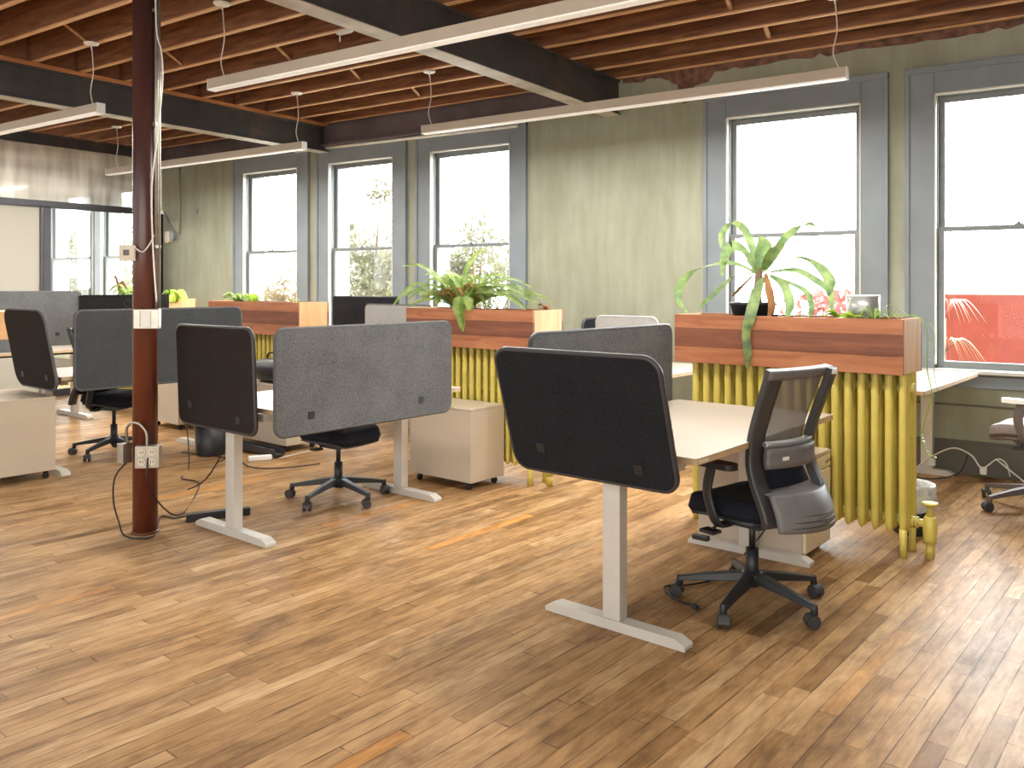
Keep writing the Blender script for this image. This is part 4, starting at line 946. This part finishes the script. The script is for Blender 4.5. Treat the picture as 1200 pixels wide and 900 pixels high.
def tree(label, x, y, z0, rx, rz, n, mat, seed, ls=.14, trunk=True):
    t = thing('tree', label, 'tree', (x, y, -4)); r = random.Random(seed); m = MB()
    cl = [(Vector((r.gauss(0, .45)*rx, r.gauss(0, .45)*rx*.7, z0+4+r.gauss(0, .45)*rz)), r.uniform(.35, .75)*rx*.55) for _ in range(26)]
    for k in range(n):
        c, q = r.choice(cl); d = Vector((r.gauss(0, 1), r.gauss(0, 1), r.gauss(0, 1))).normalized()*q*r.random()**.4
        p = c+d; a = Vector((r.gauss(0, 1), r.gauss(0, 1), r.gauss(0, 1))).normalized(); b = a.orthogonal().normalized()
        a *= ls*r.uniform(.6, 1.2); b *= ls*.4
        m.add([p-a, p+b, p+a, p-b], [(0, 1, 2, 3)])
    m.build('crown', mat, t)
    m = MB().tube([(0, 0, 0), (.1, 0, z0+2), (0, 0, z0+4)], [.22, .15, .06], 8)
    for c, q in cl[:12]: m.tube([(.05, 0, z0+2.4), c*.6+Vector((0, 0, (z0+3.4)*.4)), c], [.07, .04, .015], 5)
    m.build('trunk', 'bark', t)
tree('pale green tree filling the third window', -11.6, 15.5, 1.3, 1.7, 1.5, 4600, 'leaf_tree', 21, .085)
tree('pale olive tree filling the second window', -14.9, 15.5, 1.2, 1.7, 1.6, 4600, 'leaf_tree', 22, .085)
tree('sparse orange-tinted tree low in the first window', -17.6, 15.0, .9, 1.4, 1.2, 2400, 'leaf_tree_orange', 23, .09)
tree('tree seen through the glass partition at the left', -24.6, 14.5, 1.5, 1.8, 2.0, 3600, 'leaf_tree', 24, .11)
tree('yellowish tree beside the column, seen through the glass partition', -21.3, 14.0, 1.5, 1.3, 2.0, 3000, 'leaf_tree_orange', 25, .11)
bd = thing('house', 'white rendered house outside beyond the first window', 'house', (-27, 24, -4))
MB().box(0, 5.8, 0, 4, 0, 6.4).build('wall_face', 'render_white', bd); MB().prism([(-.3, 6.4), (6.1, 6.4), (2.9, 8)], lambda a, b, d: (a, d, b), -.2, 4.2).build('roof', 'render_white', bd)
MB().box(3.6, 4.5, -.03, 0, 4.5, 5.7).build('window_pane', 'silver_pot', bd)
# red flowering plants
for i, (x, y, lb) in enumerate(((-3.0, 12.0, 'red flowering shrub low in the fourth window'), (-1.65, 12.2, 'spiky pale palm leaves before the red wall'))):
    t = thing('shrub' if i == 0 else 'palm_plant', lb, 'shrub', (x, y, -4)); r = random.Random(31+i); m = MB()
    if i == 0:
        for k in range(900):
            p = Vector((r.gauss(0, .22), r.gauss(0, .2), r.uniform(3.8, 5.45))); a = Vector((r.gauss(0, 1), r.gauss(0, 1), r.gauss(0, 1))).normalized()*.07; b = a.orthogonal().normalized()*.04
            m.add([p-a, p+b, p+a, p-b], [(0, 1, 2, 3)])
        m.build('foliage', 'leaf_red', t)
    else:
        for k in range(46):
            a = r.uniform(0, 2*PI); l = r.uniform(.3, .55); z = r.choice((4.6, 5.1))
            m.ribbon([(0, 0, z), (math.cos(a)*l*.5, math.sin(a)*l*.4, z+.25), (math.cos(a)*l, math.sin(a)*l*.6, z-.05)], [.01, .014, .002], side=(0, 1, .3))
        m.build('foliage', 'leaf_tree_orange', t); MB().tube([(0, 0, 0), (0, 0, 5.1)], .05, 8).build('trunk', 'bark', t)

GR = {'office_chair': 'office chairs around the room', 'privacy_screen': 'felt privacy screens on the desks', 'standing_desk': 'standing desks in rows', 'drawer_pedestal': 'rolling drawer pedestals', 'radiator': 'yellow cast-iron radiators', 'wooden_planter': 'cedar planter boxes on the radiators', 'pendant_light': 'linear pendant lights under the joists', 'steel_beam': 'steel ceiling beams', 'cable': 'loose cables', 'waste_bin': 'waste bins', 'tree': 'trees outside the windows'}
for o in list(bpy.data.objects):
    if o.parent is None and o.get('label') and o.name.split('.')[0] in GR: o['group'] = GR[o.name.split('.')[0]]

# ================================================================== LIGHT, CAMERA
w = bpy.data.worlds.new('World'); bpy.context.scene.world = w; w.use_nodes = True; nt = w.node_tree
for x in list(nt.nodes): nt.nodes.remove(x)
tc = nt.nodes.new('ShaderNodeTexCoord'); sp = nt.nodes.new('ShaderNodeSeparateXYZ'); nt.links.new(tc.outputs['Generated'], sp.inputs[0])
rp = nt.nodes.new('ShaderNodeValToRGB'); nt.links.new(sp.outputs[1], rp.inputs[0])
mp = nt.nodes.new('ShaderNodeMapRange'); nt.links.new(sp.outputs[1], mp.inputs[0]); mp.inputs[1].default_value = -.05; mp.inputs[2].default_value = .15; mp.inputs[3].default_value = 1.05; mp.inputs[4].default_value = 21.0
nt.nodes.remove(rp)
cm = nt.nodes.new('ShaderNodeMix'); cm.data_type = 'RGBA'; nt.links.new(mp.outputs[0], cm.inputs[0]); cm.inputs[6].default_value = (1, .93, .84, 1); cm.inputs[7].default_value = (.94, .98, 1, 1)
bgd = nt.nodes.new('ShaderNodeBackground'); nt.links.new(cm.outputs[2], bgd.inputs[0]); nt.links.new(mp.outputs[0], bgd.inputs[1])
wo = nt.nodes.new('ShaderNodeOutputWorld'); nt.links.new(bgd.outputs[0], wo.inputs[0])
for a, b in WIN:
    ld = bpy.data.lights.new('window_portal', 'AREA'); ld.shape = 'RECTANGLE'; ld.size = b-a+.1; ld.size_y = 2.3; ld.cycles.is_portal = True
    lo = bpy.data.objects.new('window_portal', ld); C.objects.link(lo); lo.location = ((a+b)/2, YW+.30, 1.96); lo.rotation_euler = (rad(-90), 0, 0)
sn = bpy.data.lights.new('sun', 'SUN'); sn.energy = .3; sn.angle = rad(14); sn.color = (1, .95, .87)
so = bpy.data.objects.new('sun', sn); C.objects.link(so); so.rotation_euler = Vector((.18, -.80, -.62)).to_track_quat('-Z', 'Y').to_euler()
fl = bpy.data.lights.new('room_fill', 'AREA'); fl.shape = 'RECTANGLE'; fl.size = 7; fl.size_y = 3; fl.energy = 130; fl.color = (1, .92, .82)
fo = bpy.data.objects.new('room_fill', fl); C.objects.link(fo); fo.location = (-1, -2.6, 2.0); fo.rotation_euler = Vector((-.30, 1, .30)).to_track_quat('-Z', 'Y').to_euler()

bl = bpy.data.lights.new('back_room_fill', 'AREA'); bl.shape = 'RECTANGLE'; bl.size = 3; bl.size_y = 2; bl.energy = 480; bl.color = (1, .97, .92)  # unseen lamp added to brighten the partition panes from behind
bo = bpy.data.objects.new('back_room_fill', bl); C.objects.link(bo); bo.location = (-14.6, 5.0, 3.4)
cam = bpy.data.cameras.new('camera'); cam.sensor_width = 36; cam.lens = 999/1200*36; cam.shift_y = -(450-335)/1200; cam.clip_start = .05; cam.clip_end = 300
co = bpy.data.objects.new('camera', cam); C.objects.link(co); co.location = (0, 0, 1.52); co.rotation_euler = (rad(90), 0, rad(34.47)); bpy.context.scene.camera = co
sc = bpy.context.scene
sc.view_settings.view_transform = 'Standard'; sc.view_settings.look = 'None'; sc.view_settings.exposure = .6
sc.cycles.max_bounces = 8; sc.cycles.transparent_max_bounces = 12; sc.cycles.caustics_reflective = False; sc.cycles.caustics_refractive = False; sc.cycles.sample_clamp_indirect = 10
